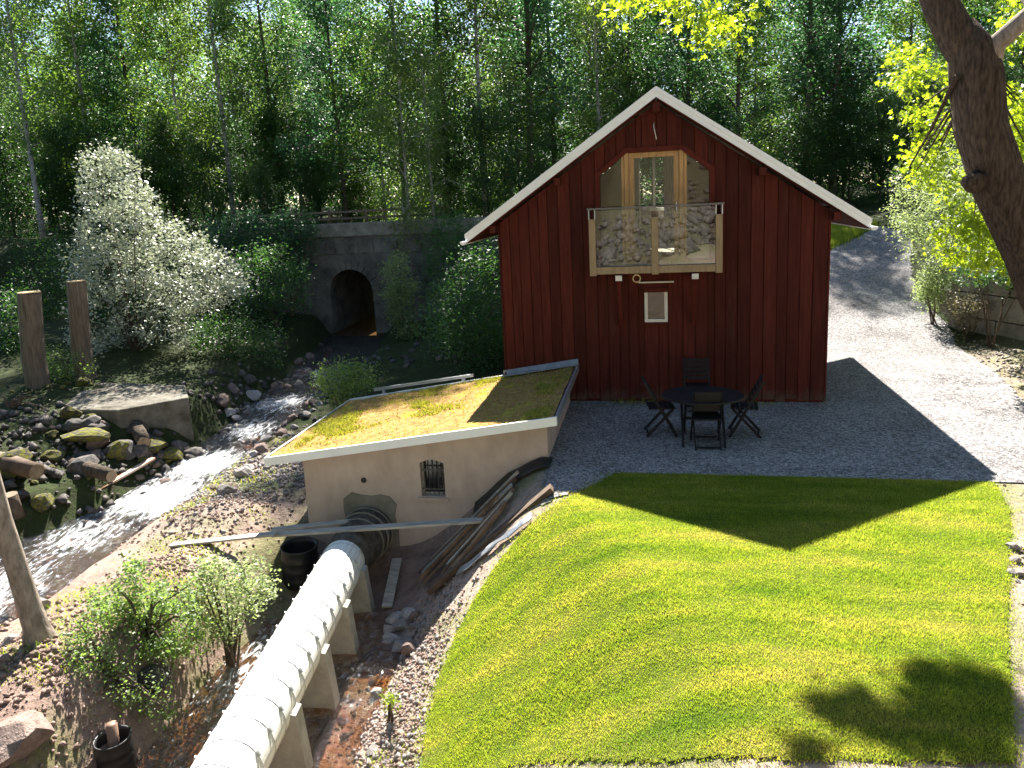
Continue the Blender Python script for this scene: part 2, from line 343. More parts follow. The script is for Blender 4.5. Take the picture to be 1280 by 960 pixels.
# earth colours by place: soil (raw brown earth), pale (dry sandy rubble), else woodland floor
x, y = gv[:, 0], gv[:, 1]
d, _, ws, _ = poly_dist(x, y, STREAM, SWID)
leftb = x < np.interp(y, STREAM[::-1, 1], STREAM[::-1, 0])
raw = sm(1.2, -.4, y)*(1-sm(-.4, .1, d-ws)*leftb)
raw = raw*(1-.75*sm(-10.5, -13, y))*(1-.8*(1-sm(-.1, .25, d-ws)))
raw = np.maximum(raw, sm(5.5, 6.5, x)*sm(5, 2, y)); raw = np.maximum(raw, sm(3.4, 3.9, x)*(y < -3.4))
pale = np.clip(sm(-.15, .3, fbm(x*.55+4, y*.55, 3)+.12)*sm(-5.5, -4.2, y)+sm(-4.2, -3.3, x)*sm(-4.5, -5, y)*.8, 0, 1)
gravelly = inpoly(x, y, [Vector((3, 9, 0)), Vector((16, 9, 0)), Vector((16, 26, 0)), Vector((3, 26, 0))]).astype(float)
ca = gme.color_attributes.new('zone', 'FLOAT_COLOR', 'POINT')
ca.data.foreach_set('color', np.stack([raw, pale, gravelly, np.ones_like(raw)], -1).astype(np.float32).ravel())
m, nt, bs, N, L = M('earth')
at = N.new('ShaderNodeAttribute'); at.attribute_name = 'zone'; sp = N.new('ShaderNodeSeparateColor'); L.new(at.outputs[0], sp.inputs[0])
n1 = noise_fac(nt, 3.5, 8, .7); n2 = noise_fac(nt, 14, 6, .7); n3 = noise_fac(nt, .8, 4, .6)
soil = ramp(nt, n1, [(.3, (.17, .11, .085)), (.7, (.36, .26, .215))])
sand = ramp(nt, n2, [(.3, (.25, .185, .145)), (.7, (.46, .385, .32))])
wood = ramp(nt, n1, [(.3, (.030, .026, .016)), (.55, (.035, .050, .014)), (.75, (.075, .062, .038))])
c = mixc(nt, soil, sand, sp.outputs[1]); c = mixc(nt, wood, c, sp.outputs[0])
gr = ramp(nt, n3, [(.47, (0, 0, 0)), (.60, (1, 1, 1))]); gs = ramp(nt, n2, [(.3, (.06, .10, .015)), (.7, (.17, .20, .04))])
k = math_n(nt, 'MULTIPLY', gr, .55); k2 = math_n(nt, 'MULTIPLY', k, sp.outputs[0]); c = mixc(nt, c, gs, k2)
L.new(c, bs.inputs['Base Color']); bs.inputs['Roughness'].default_value = .95; bs.inputs['Specular IOR Level'].default_value = .15
b1 = bumpn(nt, n2, .9, .05, bs); bumpn(nt, noise_fac(nt, 60, 3, .6), .6, .012, bs, b1)
MT['earth'] = m
tag(link('ground', gme, m), 'brown earth and woodland floor around the stream valley', None, None, 'structure')

def sheet(name, poly, res, off, mat, label):
    X = [p[0] for p in poly]; Y = [p[1] for p in poly]
    me, v = grid_mesh(name, np.arange(min(X)-res, max(X)+res, res), np.arange(min(Y)-res, max(Y)+res, res), lambda a, b: H(a, b)+off, lambda a, b: inpoly(a, b, poly))
    return tag(link(name, me, mat), label, None, None, 'structure')
# gravel
m, nt, bs, N, L = M('gravel')
tc = N.new('ShaderNodeTexCoord'); vo = N.new('ShaderNodeTexVoronoi'); vo.inputs['Scale'].default_value = 34; L.new(tc.outputs['Object'], vo.inputs[0])
ve = N.new('ShaderNodeTexVoronoi'); ve.feature = 'DISTANCE_TO_EDGE'; ve.inputs['Scale'].default_value = 34; L.new(tc.outputs['Object'], ve.inputs[0])
hs = N.new('ShaderNodeSeparateColor'); L.new(vo.outputs['Color'], hs.inputs[0])
c = ramp(nt, hs.outputs[0], [(0, (.11, .107, .11)), (.5, (.24, .235, .235)), (1, (.43, .42, .415))])
c = mixc(nt, c, ramp(nt, noise_fac(nt, .9, 5), [(.35, (.72, .68, .66)), (.65, (1.05, 1.03, 1.02))]), 1., 'MULTIPLY')
L.new(c, bs.inputs['Base Color']); bs.inputs['Roughness'].default_value = .9; bs.inputs['Specular IOR Level'].default_value = .2
hh = ramp(nt, ve.outputs['Distance'], [(0, (0, 0, 0)), (.25, (1, 1, 1))]); bumpn(nt, hh, .8, .012, bs); MT['gravel'] = m
sheet('gravel_yard', YARD, .07, .018, m, 'grey gravel yard and driveway round the red house')
m, nt, bs, N, L = M('lawn_soil')
c = ramp(nt, noise_fac(nt, 1.6, 5, .6, stretch=(.35, 1.6, 1)), [(.3, (.055, .085, .012)), (.52, (.11, .125, .02)), (.72, (.19, .15, .045))])
L.new(c, bs.inputs['Base Color']); bs.inputs['Roughness'].default_value = 1; bs.inputs['Specular IOR Level'].default_value = .1
bumpn(nt, noise_fac(nt, 70, 3), .8, .02, bs)
sheet('lawn', LAWN, .04, .02, m, 'mown green lawn sloping down towards the pipe')
# ------------------------------------------------------------------ water
def water_strip(name, PL, W, label, n=30, step=.07, foam=None, extra=.35):
    pts = []; L = PL
    seg = [np.hypot(*(L[i+1][:2]-L[i][:2])) for i in range(len(L)-1)]; s = np.concatenate([[0], np.cumsum(seg)])
    t = np.arange(0, s[-1], step); cx = np.interp(t, s, L[:, 0]); cy = np.interp(t, s, L[:, 1]); cz = np.interp(t, s, L[:, 2]); w = np.interp(t, s, W)+extra
    k = max(3, int(1.2/step)); ker = np.ones(k)/k; pad = lambda a: np.convolve(np.pad(a, k, 'edge'), ker, 'same')[k:-k]
    cx, cy = pad(cx), pad(cy); tx, ty = np.gradient(cx), np.gradient(cy); ln = np.hypot(tx, ty); nx, ny = -ty/ln, tx/ln
    a = np.linspace(-1, 1, n)
    X = cx[:, None]+nx[:, None]*w[:, None]*a; Y = cy[:, None]+ny[:, None]*w[:, None]*a
    amp = np.ones_like(X)*.03
    if foam is not None: amp = amp+.10*foam(X, Y)
    Z = cz[:, None]+amp*2*fbm(X*3.2, Y*1.8, 4)+amp*.5*fbm(X*14, Y*9, 2)
    v = np.stack([X, Y, Z], -1).reshape(-1, 3); r, c = X.shape
    i = np.arange(c-1)[None]+np.arange(r-1)[:, None]*c; q = np.stack([i, i+1, i+1+c, i+c], -1).reshape(-1, 4)
    me = fast_mesh(name, v, q, True); at = me.color_attributes.new('foam', 'FLOAT_COLOR', 'POINT')
    fo = foam(v[:, 0], v[:, 1]) if foam is not None else np.zeros(len(v))
    at.data.foreach_set('color', np.stack([fo, fo, fo, np.ones_like(fo)], -1).astype(np.float32).ravel())
    return tag(link(name, me, MT['water']), label, None, None, 'structure')
m, nt, bs, N, L = M('water'); 
fr = N.new('ShaderNodeFresnel'); fr.inputs[0].default_value = 1.33
tr = N.new('ShaderNodeBsdfTransparent'); tr.inputs[0].default_value = (.60, .41, .23, 1)
gl = N.new('ShaderNodeBsdfGlossy'); gl.inputs['Roughness'].default_value = .05
bn = N.new('ShaderNodeBump'); bn.inputs['Strength'].default_value = 1.; bn.inputs['Distance'].default_value = .12
L.new(noise_fac(nt, 9, 6, .65, stretch=(1, .7, 1), dist=.6), bn.inputs['Height']); L.new(bn.outputs[0], gl.inputs['Normal'])
mx = N.new('ShaderNodeMixShader'); kf = math_n(nt, 'MULTIPLY', fr.outputs[0], .24); kf.node.use_clamp = True
L.new(kf, mx.inputs[0]); L.new(tr.outputs[0], mx.inputs[1]); L.new(gl.outputs[0], mx.inputs[2])
at = N.new('ShaderNodeAttribute'); at.attribute_name = 'foam'
fn = math_n(nt, 'ADD', noise_fac(nt, 6, 8, .75, stretch=(2.2, .7, 1), dist=1.2), math_n(nt, 'MULTIPLY', at.outputs['Fac'], .5)); ff = ramp(nt, fn, [(.64, (0, 0, 0)), (.86, (1, 1, 1))])
bs.inputs['Base Color'].default_value = (.78, .80, .82, 1); bs.inputs['Roughness'].default_value = .5
m2 = N.new('ShaderNodeMixShader'); L.new(ff, m2.inputs[0]); L.new(mx.outputs[0], m2.inputs[1]); L.new(bs.outputs[0], m2.inputs[2]); L.new(m2.outputs[0], N['Material Output'].inputs[0])
MT['water'] = m
FO = [(-9.1, -.4, .9, .62), (-9.2, -1.7, .9, .72), (-9.6, -3.2, .9, .40), (-9.9, -4.9, 1.2, .46), (-9.4, 3.4, 1.0, .45), (-9.25, 1.6, .8, .45), (-9.8, 6.5, .7, .35)]
def foam_s(x, y):
    f = 0*x+.10
    for a, b, r, k in FO: f = np.maximum(f, k*np.exp(-((x-a)**2+(y-b)**2)/(r*r)))
    return f
water_strip('stream', STREAM[:-1], SWID[:-1], 'shallow brown stream with white rapids in the sun', foam=foam_s)
water_strip('tailrace_water', TAIL, TWID, 'amber water in the channel under the pipe', foam=lambda x, y: .32*np.exp(-((x+4.9)**2+(y+5.6)**2)/1.4))

# ------------------------------------------------------------------ rocks
def rock_mesh(name, seed, sub=2, flat=.7, jag=.28):
    import bmesh
    bm = bmesh.new(); bmesh.ops.create_icosphere(bm, subdivisions=sub, radius=1); rg = random.Random(seed)
    pl = [(Vector((rg.gauss(0, 1), rg.gauss(0, 1), rg.gauss(0, 1))).normalized(), rg.uniform(.45, .85)) for _ in range(11)]
    for v in bm.verts:
        p = v.co.copy()
        for nrm, dd in pl:
            e = p.dot(nrm)-dd
            if e > 0: p -= nrm*e*.92
        p *= 1+rg.uniform(-jag, jag)*.35; v.co = Vector((p.x, p.y*.85, p.z*flat))
    me = bpy.data.meshes.new(name); bm.to_mesh(me); bm.free(); return me
RM = {}
def rock(kind, p, s, label, group=None, seed=0, flat=None, name='rock', sink=.48, stretch=(1, 1, 1)):
    key = (kind, seed % 5)
    if key not in RM:
        RM[key] = rock_mesh('rock', seed % 5+11, 2); RM[key].materials.append(MT[kind])
    o = link(name, RM[key], None, None, (p[0], p[1], p[2]+s*stretch[2]*(.62-sink)), (rnd.uniform(-.25, .25), rnd.uniform(-.25, .25), rnd.uniform(0, 6.3)))
    o.scale = (s*stretch[0], s*stretch[1], s*stretch[2]); return tag(o, label, 'rock', group)
def rocks_px(n, box, kinds, sz, label, group, seed):
    rg = random.Random(seed); x0, y0, x1, y1, sl = box
    for i in range(n):
        py = rg.uniform(y0, y1); px = rg.uniform(x0, x1)+sl*(py-y0)
        p = G(px, py); s = sz[0]*.8+(sz[1]*1.15-sz[0]*.8)*rg.random()**2.6
        rock(rg.choice(kinds), p, s, label, group, seed=i)
rocks_px(46, (355, 505, 405, 620, -.85), ['rock_pale', 'rock_pale', 'rock_pink'], (.08, .24), 'pale rock heaped on the stream bank beside the sedum roof', 'pale rocks between the stream and the shed', 1)
rocks_px(26, (290, 470, 390, 520, -.9), ['rock_dark', 'rock_pink', 'rock_pale'], (.09, .30), 'grey rock in the shaded stream bed above the rapids', 'shaded stream rocks', 2)
rocks_px(14, (130, 560, 250, 585, 0), ['rock_dark', 'rock_dark', 'rock_moss'], (.12, .32), 'dark wet rock at the foot of the concrete slab', 'wet rocks under the slab', 3)
rocks_px(22, (0, 730, 90, 835, 0), ['rock_pale', 'rock_pink'], (.07, .22), 'pale rubble stone around the leaning trunk', 'rubble around the leaning trunk', 4)
rocks_px(34, (490, 765, 530, 830, -.25), ['rock_pale', 'rock_pink', 'rock_pale'], (.05, .15), 'broken pale stone on the slope below the lawn edge', 'broken stones below the lawn', 5)
rocks_px(30, (430, 830, 500, 955, -.1), ['rock_pink', 'rock_pale'], (.03, .11), 'small stone in the rubble between pipe and lawn', 'small rubble stones by the pipe', 6)
rocks_px(16, (500, 430, 600, 460, 0), ['rock_dark', 'rock_pink'], (.1, .28), 'dark stone on the bank below the bridge', 'stones below the bridge', 7)
rocks_px(12, (1262, 680, 1280, 760, 0), ['rock_pale', 'rock_pink'], (.04, .09), 'small pinkish stone beside the lawn', 'stones at the right lawn edge', 8)
rocks_px(16, (0, 560, 70, 640, 0), ['rock_dark', 'rock_moss'], (.1, .26), 'dark stone on the left stream bank below the twigs', 'stones of the left bank', 9)
rocks_px(20, (180, 620, 330, 660, 0), ['rock_pale', 'rock_pink'], (.04, .12), 'small pale stone on the sandy bank before the shed', 'stones on the sandy bank', 10)
rocks_px(46, (20, 520, 190, 600, .3), ['rock_dark', 'rock_moss', 'rock_dark', 'rock_pink'], (.10, .34), 'dark mossy stone tumbled on the bank before the concrete block', 'mossy stones before the concrete block', 11)
rocks_px(14, (0, 470, 130, 492, 0), ['rock_moss', 'rock_dark'], (.08, .2), 'mossy stone on the bank top beside the timber posts', 'mossy stones beside the posts', 12)
rocks_px(30, (395, 430, 470, 500, -1.6), ['rock_dark', 'rock_pink'], (.08, .26), 'dark stone along the shaded stream below the tunnel', 'stones along the shaded stream', 13)
for i in range(64):
    q_ = rnd.random(); py_ = 440+q_*270; px_ = np.interp(py_, [440, 480, 520, 575, 625, 680, 735], [428, 390, 335, 265, 190, 95, 10])+rnd.uniform(-34, 34)
    g_ = G(px_, py_); g_.z += .06
    rock(rnd.choice(['rock_dark', 'rock_dark', 'rock_pink', 'rock_pale']), g_, .05+.16*rnd.random()**2, 'wet stone breaking the surface of the stream', 'wet stones in the stream', seed=i)
p = G(30, 935); rock('rock_pink', p, .42, 'large rounded brown boulder at the bottom left corner', seed=3, name='boulder', stretch=(1.1, .9, .95), sink=.3)
p = G(225, 780); 
p = G(490, 385); rock('rock_moss', p, .32, 'yellowish mossy stone at the mouth of the tunnel', seed=2)
p = G(195, 855); rock('rock_dark', p, .30, 'dark stone in the shade under the green bush', seed=1)
p = G(110, 560); rock('rock_moss', (p.x, p.y, p.z+.15), .42, 'flat mossy stone slab lying under the concrete slab', seed=4, name='stone_slab', stretch=(1.2, .9, .5), sink=.1)
p = G(150, 570); rock('rock_moss', (p.x, p.y, p.z+.05), .34, 'mossy yellow-green stone beside the flat mossy slab', seed=1)
p = G(180, 572); rock('rock_dark', (p.x, p.y, p.z), .36, 'dark smooth stone leaning below the slab corner', seed=0, stretch=(.7, .7, 1.2))
p = G(20, 590); rock('rock_moss', (p.x, p.y, p.z+.1), .40, 'big moss-capped stone at the left edge of the bank', seed=2, name='boulder')
p = G(105, 480); rock('rock_moss', p, .25, 'mossy stone on top of the bank behind the posts', seed=0)

# earth clods and small stones, too many to count
def scatter_clods(name, boxes, label, mat, seed):
    rg = np.random.RandomState(seed); oc = np.array([(1, 0, 0), (-.5, .87, 0), (-.5, -.87, 0), (.3, .2, .8), (-.25, .1, .7), (0, 0, -.6)]); of = np.array([(0, 1, 3), (1, 4, 3), (1, 2, 4), (2, 3, 4), (2, 0, 3), (0, 2, 5), (1, 0, 5), (2, 1, 5)])
    V = []; Q = []; n0 = 0
    for (cx, cy, rx, ry, n, s0, s1) in boxes:
        X = cx+rx*rg.normal(size=n)*.55; Y = cy+ry*rg.normal(size=n)*.55
        ok = ~inpoly(X, Y, LAWN) & ~inpoly(X, Y, YARD); X = X[ok]; Y = Y[ok]; k = len(X)
        S = s0+(s1-s0)*rg.rand(k)**3; a = rg.rand(k)*6.28; Z = H(X, Y)+S*.2
        P = oc[None]*(1+.5*(rg.rand(k, 6, 1)-.5))*S[:, None, None]
        ca, sa = np.cos(a)[:, None], np.sin(a)[:, None]
        P = np.stack([P[..., 0]*ca-P[..., 1]*sa+X[:, None], P[..., 0]*sa+P[..., 1]*ca+Y[:, None], P[..., 2]+Z[:, None]], -1)
        V.append(P.reshape(-1, 3)); Q.append((of[None]+6*np.arange(k)[:, None, None]).reshape(-1, 3)+n0); n0 += 6*k
    return tag(link(name, fast_mesh(name, np.concatenate(V), np.concatenate(Q)), mat), label, None, None, 'stuff')
scatter_clods('earth_clods', [(-7.1, -3.2, 1.0, .9, 1300, .006, .04), (-6.6, -5.0, .9, .9, 1300, .006, .045), (-6.6, -6.6, 1.3, 1.1, 2200, .006, .05), (-7.4, -8, 1.2, 1.2, 1500, .008, .06), (-6.2, -8.4, .9, 1, 800, .008, .05)], 'brown clods of dug earth on the mounds by the stream', MT['clod'], 1)
scatter_clods('dark_rubble', [(-11.6, -1.6, 1.9, 1.3, 700, .015, .15), (-10.4, 3, .7, 3, 260, .02, .15), (-8.3, 3.5, .7, 3, 260, .02, .15)], 'dark broken stones on the left stream bank', MT['rock_dark'], 8)
scatter_clods('rubble', [(-2.9, -6.2, .55, 1.8, 1200, .01, .05), (-2.6, -7.6, .5, 1.2, 500, .01, .05), (-7.6, -1.5, 1.2, 1.8, 1800, .012, .06), (-6.8, -.9, .9, 1.2, 900, .015, .07), (4.3, -5.6, .4, 1.6, 300, .008, .03), (7.0, 2.2, .7, 1.6, 500, .015, .05)], 'loose pale rubble and grit on the banks', MT['rock_pale'], 2)
scatter_clods('brown_grit', [(-2.9, -6.2, .55, 1.8, 4200, .006, .035), (-2.6, -7.6, .5, 1.2, 2200, .006, .035), (4.3, -5.6, .4, 1.6, 900, .006, .03), (3.4, -8, .4, 1, 500, .006, .03), (-7.2, -1.8, 1.4, 1.6, 2500, .006, .035)], 'brown grit and crumbs of earth along the lawn slope', MT['clod'], 6)
scatter_clods('bank_rubble', [(0, -16, 9, 3.5, 2600, .03, .28)], 'stony rubble on the bank behind the viewer', MT['rock_dark'], 4)
# loose gravel stones over the yard
rg = np.random.RandomState(5); n = 42000
X = rg.uniform(-1.8, 6.5, n); Y = rg.uniform(-4.3, 5, n); ok = inpoly(X, Y, YARD); X = X[ok]; Y = Y[ok]; k = len(X)
S = rg.uniform(.006, .015, k); oc = np.array([(1, 0, 0), (0, 1, 0), (-1, 0, 0), (0, -1, 0), (.1, .1, .7)])
a = rg.rand(k)*6.28; P = oc[None]*(1+.5*(rg.rand(k, 5, 1)-.5))*S[:, None, None]; ca, sa = np.cos(a)[:, None], np.sin(a)[:, None]
P = np.stack([P[..., 0]*ca-P[..., 1]*sa+X[:, None], P[..., 0]*sa+P[..., 1]*ca+Y[:, None], P[..., 2]+H(X, Y)[:, None]+.018], -1)
Q = (np.array([(0, 1, 4), (1, 2, 4), (2, 3, 4), (3, 0, 4)])[None]+5*np.arange(k)[:, None, None]).reshape(-1, 3)
m, nt, bs, N, L = M('gravel_stone'); g = N.new('ShaderNodeNewGeometry')
L.new(ramp(nt, g.outputs['Random Per Island'], [(0, (.10, .098, .10)), (.5, (.23, .225, .225)), (1, (.44, .43, .42))]), bs.inputs['Base Color']); bs.inputs['Roughness'].default_value = .9
tag(link('loose_gravel', fast_mesh('loose_gravel', P.reshape(-1, 3), Q), m), 'loose grey gravel stones on the yard', None, None, 'stuff')
# grass blades
def grass(name, poly, n, h0, h1, w, label, mat, seed, off=.015):
    rg = np.random.RandomState(seed); X = np.array([p[0] for p in poly]); Y = np.array([p[1] for p in poly])
    gx = rg.uniform(X.min()-.3, X.max()+.3, n); gy = rg.uniform(Y.min()-.3, Y.max()+.02, n); jt = np.where(rg.rand(n) < .22, .16, .03); ok = inpoly(gx+rg.normal(0, 1, n)*jt, gy+rg.normal(0, 1, n)*jt, poly); gx = gx[ok]; gy = gy[ok]; k = len(gx)
    hh = rg.uniform(h0, h1, k)*(.75+.7*vnoise(gx*2.2, gy*5))*(1 if n > 50000 else np.clip(3.2*(vnoise(gx*1.7+3, gy*1.7)-.45), 0, 1.2)); a = rg.rand(k)*6.28; lx = rg.normal(0, .4, k)*hh; ly = rg.normal(0, .4, k)*hh-.2*hh; z = H(gx, gy)+off
    p0 = np.stack([gx-np.cos(a)*w, gy-np.sin(a)*w, z], -1); p1 = np.stack([gx+np.cos(a)*w, gy+np.sin(a)*w, z], -1); p2 = np.stack([gx+lx, gy+ly, z+hh], -1)
    V = np.stack([p0, p1, p2], 1).reshape(-1, 3)
    return tag(link(name, fast_mesh(name, V, np.arange(3*k).reshape(-1, 3)), mat), label, None, None, 'stuff')
m, nt, bs, N, L = M('grass_blade'); g = N.new('ShaderNodeNewGeometry')
base = ramp(nt, noise_fac(nt, 1.5, 6, .65, stretch=(.32, 1.7, .6)), [(.30, (.14, .225, .036)), (.50, (.285, .325, .072)), (.70, (.46, .40, .165))])
base = mixc(nt, base, ramp(nt, noise_fac(nt, 7, 4, .7), [(.3, (.72, .84, .75)), (.7, (1.2, 1.1, 1.1))]), 1., 'MULTIPLY')
vr = ramp(nt, g.outputs['Random Per Island'], [(0, (.62, .7, .6)), (.85, (1.1, 1.1, 1.)), (1, (1.7, 1.5, 1.5))]); c = mixc(nt, base, vr, 1., 'MULTIPLY')
L.new(c, bs.inputs['Base Color']); bs.inputs['Roughness'].default_value = .55; bs.inputs['Specular IOR Level'].default_value = .3
t = N.new('ShaderNodeBsdfTranslucent'); L.new(mixc(nt, c, (1.45, 1.5, .6), 1., 'MULTIPLY'), t.inputs[0]); mx = N.new('ShaderNodeMixShader'); mx.inputs[0].default_value = .55
L.new(bs.outputs[0], mx.inputs[1]); L.new(t.outputs[0], mx.inputs[2]); L.new(mx.outputs[0], N['Material Output'].inputs[0]); MT['grass'] = m
grass('lawn_grass', LAWN, 640000, .012, .034, .0036, 'short mown grass of the lawn, streaked green and straw yellow', m, 1)
grass('bank_weeds', [Vector((-8.3, .2, 0)), Vector((-5.7, .2, 0)), Vector((-5.6, -5.5, 0)), Vector((-5.9, -8.6, 0)), Vector((-7.6, -8.6, 0)), Vector((-8.4, -3, 0))], 15000, .02, .09, .006, 'sparse light green weeds sprouting on the sandy bank', m, 5, 0)
grass('slope_weeds', [Vector((-3.1, -5.0, 0)), Vector((-1.9, -5.0, 0)), Vector((-2.1, -8.4, 0)), Vector((-3.1, -8.4, 0))], 5000, .02, .08, .006, 'sparse weeds in the rubble below the lawn', m, 6, 0)
grass('wall_weeds', [Vector((-1.3, -.22, 0)), Vector((2.8, -.22, 0)), Vector((2.8, -.08, 0)), Vector((-1.3, -.08, 0))], 5000, .03, .12, .005, 'thin weeds and straw along the foot of the red wall', m, 7, .01)
VERGE = [G(1036, 312), G(1036, 285), G(1060, 278), G(1095, 281), G(1070, 297), G(1045, 308)]
grass('verge_grass', VERGE, 60000, .08, .25, .012, 'green grass verge beside the driveway behind the house', m, 2, 0)

# ------------------------------------------------------------------ the red house
W, SL, ZA, XE, YF, YB = 2.8, .678, 5.44, 3.35, -.35, 6.3
house = thing('red_house', 'red board-clad house with gable, balcony and white roof edge', 'house')
def roofline(x): return ZA-.20-SL*abs(x)
XL, XR, XDL, XDR, ZB, ZS, ZT = -1.06, .96, -.52, .42, 2.50, 4.12, 4.53
def top_open(x):
    if x <= XDL: return ZS+(ZT-ZS)*(x-XL)/(XDL-XL)
    if x >= XDR: return ZS+(ZT-ZS)*(XR-x)/(XR-XDR)
    return ZT
OPEN = [(XL, XR, lambda x: ZB, top_open), (-.25, .17, lambda x: 1.48, lambda x: 2.10)]
def column(xa, xb, z0):
    xm = (xa+xb)/2; z = [(z0, z0)]; out = []
    lo = (z0, z0)
    for a, b, fb, ft in sorted(OPEN, key=lambda o: o[2](0)):
        if a-.001 <= xa and xb <= b+.001:
            out.append((lo, (fb(xa), fb(xb)))); lo = (ft(xa), ft(xb))
    out.append((lo, (roofline(xa), roofline(xb)))); return [[(xa, l[0]), (xb, l[1]), (xb, h[1]), (xa, h[0])] for l, h in out]
edges = [-W]; snaps = sorted([XL, XDL, -.25, .17, XDR, XR, 0, W]); br = random.Random(4)
while edges[-1] < W-.01:
    e = edges[-1]+br.uniform(.165, .225); nx = [s for s in snaps if s > edges[-1]+.005][0]
    if e > nx-.09: e = nx
    edges.append(e)
front_boards = 0
for a, b in zip(edges, edges[1:]):
    dpt = br.uniform(0, .010) if front_boards % 2 else br.uniform(.008, .018); front_boards += 1
    for poly in column(a+.0055, b-.0055, .06+br.uniform(-.03, .03)):
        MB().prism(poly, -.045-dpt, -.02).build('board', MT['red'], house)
core = MB()
for a, b in zip(edges, edges[1:]):
    for poly in column(a, b, .0): core.prism(poly, -.018, .10)
wl = core.build('wall', MT['redtrim'], house)
side = MB(); side.box((-W+.02, .101, 0), (-W+.12, 5.85, 3.30)); side.box((W-.12, .101, 0), (W-.02, 5.85, 3.30)); side.build('wall', MT['redtrim'], house)
for sx in (-1, 1):
    yy = .0
    while yy < 5.9:
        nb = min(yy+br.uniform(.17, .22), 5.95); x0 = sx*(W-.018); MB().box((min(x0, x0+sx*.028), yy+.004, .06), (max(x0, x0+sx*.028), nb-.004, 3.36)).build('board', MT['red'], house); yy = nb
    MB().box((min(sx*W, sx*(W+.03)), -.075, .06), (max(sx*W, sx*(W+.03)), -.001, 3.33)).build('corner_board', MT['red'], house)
# back wall with a window opening
bw = MB(); bx0, bx1, bz0, bz1 = -.45, .42, 3.3, 4.75
bw.prism([(-W+.125, 0), (W-.125, 0), (W-.125, bz0), (-W+.125, bz0)], 5.85, 5.95)
bw.prism([(-W+.125, bz0), (bx0, bz0), (bx0, bz1), (-.60, bz1), (-W+.125, roofline(W)-.02)], 5.85, 5.95); bw.prism([(bx1, bz0), (W-.125, bz0), (W-.125, roofline(W)-.02), (.6, bz1), (bx1, bz1)], 5.85, 5.95)
bw.prism([(-.6, bz1), (.6, bz1), (0, roofline(0)-.1)], 5.85, 5.95); bw.build('wall', MT['room'], house)
MB().box((-W+.13, .101, 2.28), (W-.13, 5.84, 2.42)).build('upper_floor', MT['room'], house)
rf = MB(); t_ = .06
for a, b in ((bx0, bx0+t_), (-.045, .015), (bx1-t_, bx1)): rf.box((a, 5.80, bz0), (b, 5.86, bz1))
rf.box((bx0+t_, 5.80, bz0), (-.046, 5.86, bz0+.08)); rf.box((.016, 5.80, bz0), (bx1-t_, 5.86, bz0+.08)); rf.box((bx0+t_, 5.80, bz1-.06), (-.046, 5.86, bz1)); rf.box((.016, 5.80, bz1-.06), (bx1-t_, 5.86, bz1))
rwin = rf.build('back_window', MT['windowwhite'], house); tag(rwin, 'white two-light window seen through the balcony door')
for sx, x0, x1 in ((-1, -.62, -.36), (1, .22, .52)):
    cu = MB(); n = 14
    v = [(x0+(x1-x0)*i/n, 5.66+.03*math.sin(i*1.9), z) for z in (2.9, 4.85) for i in range(n+1)]; cu.add(v, [(i, i+1, i+n+2, i+n+1) for i in range(n)])
    cu.build('curtain', MT['curtain'], house, True)
MB().box((-1.9, 1.2, 2.42), (-1.05, 2.8, 3.1)).build('cabinet', MT['room'], house, bevel=.02)
# roof
def rp(x, dz): return (x, ZA-SL*abs(x)+dz)
for sx in (-1, 1):
    poly = [rp(0.0, -.02), rp(sx*XE, -.02), rp(sx*XE, -.13), rp(0., -.13)]
    if sx < 0: poly = poly[::-1]
    rfp = MB().prism(poly, YF+.031, YB).build('roof', MT['roof'], house)
    for i in range(11):     # standing seams
        yy = YF+.3+i*.6; sb = MB(); a = Vector((sx*.06, yy, rp(.06, .0)[1])); b = Vector((sx*XE, yy, rp(XE, .0)[1])); sb.bar(a, b, .02, .035, (0, 0, 1)); sb.build('seam', MT['roof'], rfp)
    fp = [rp(0, .01), rp(sx*(XE+.02), .01), rp(sx*(XE+.02), -.135), rp(0, -.135)]
    fas = MB().prism(fp if sx > 0 else fp[::-1], YF-.005, YF+.03).build('fascia', MT['white'], house)
    cap = [rp(0, .035), rp(sx*(XE+.03), .035), rp(sx*(XE+.03), -.035), rp(0, -.035)]
    MB().prism(cap if sx > 0 else cap[::-1], YF-.018, YF-.0055).build('drip_edge', MT['white'], fas)
    sp_ = [rp(sx*.02, -.132), rp(sx*(XE-.01), -.132), rp(sx*(XE-.01), -.155), rp(sx*.02, -.155)]
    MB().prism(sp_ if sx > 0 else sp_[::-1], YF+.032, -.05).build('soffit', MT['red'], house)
    for xx in (2.88, 1.7):
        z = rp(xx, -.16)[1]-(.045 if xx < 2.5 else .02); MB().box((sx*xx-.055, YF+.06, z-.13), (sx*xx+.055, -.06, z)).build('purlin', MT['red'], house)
    gp = [(sx*(XE+.06)+.055*math.cos(a), rp(XE, -.12)[1]+.055*math.sin(a)) for a in np.linspace(math.pi, 2*math.pi, 8)]
    gb = MB(); n = len(gp); gb.add([(x, YF-.05, z) for x, z in gp]+[(x, YB, z) for x, z in gp], [(i, i+1, i+1+n, i+n) for i in range(n-1)]+[tuple(range(n))])
    go = gb.build('gutter', MT['white'], house); mo = go.modifiers.new('s', 'SOLIDIFY'); mo.thickness = .006
    sof2 = MB(); a = Vector((sx*(XE-.05), 0, rp(XE-.05, -.15)[1])); poly = [rp(sx*(W+.03), -.132), rp(sx*(XE-.012), -.132), rp(sx*(XE-.012), -.155), rp(sx*(W+.03), -.155)]
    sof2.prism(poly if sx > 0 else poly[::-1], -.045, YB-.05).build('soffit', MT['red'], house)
MB().box((-.06, YF+.04, ZA-.21-.15), (.06, -.06, ZA-.21)).build('purlin', MT['red'], house)
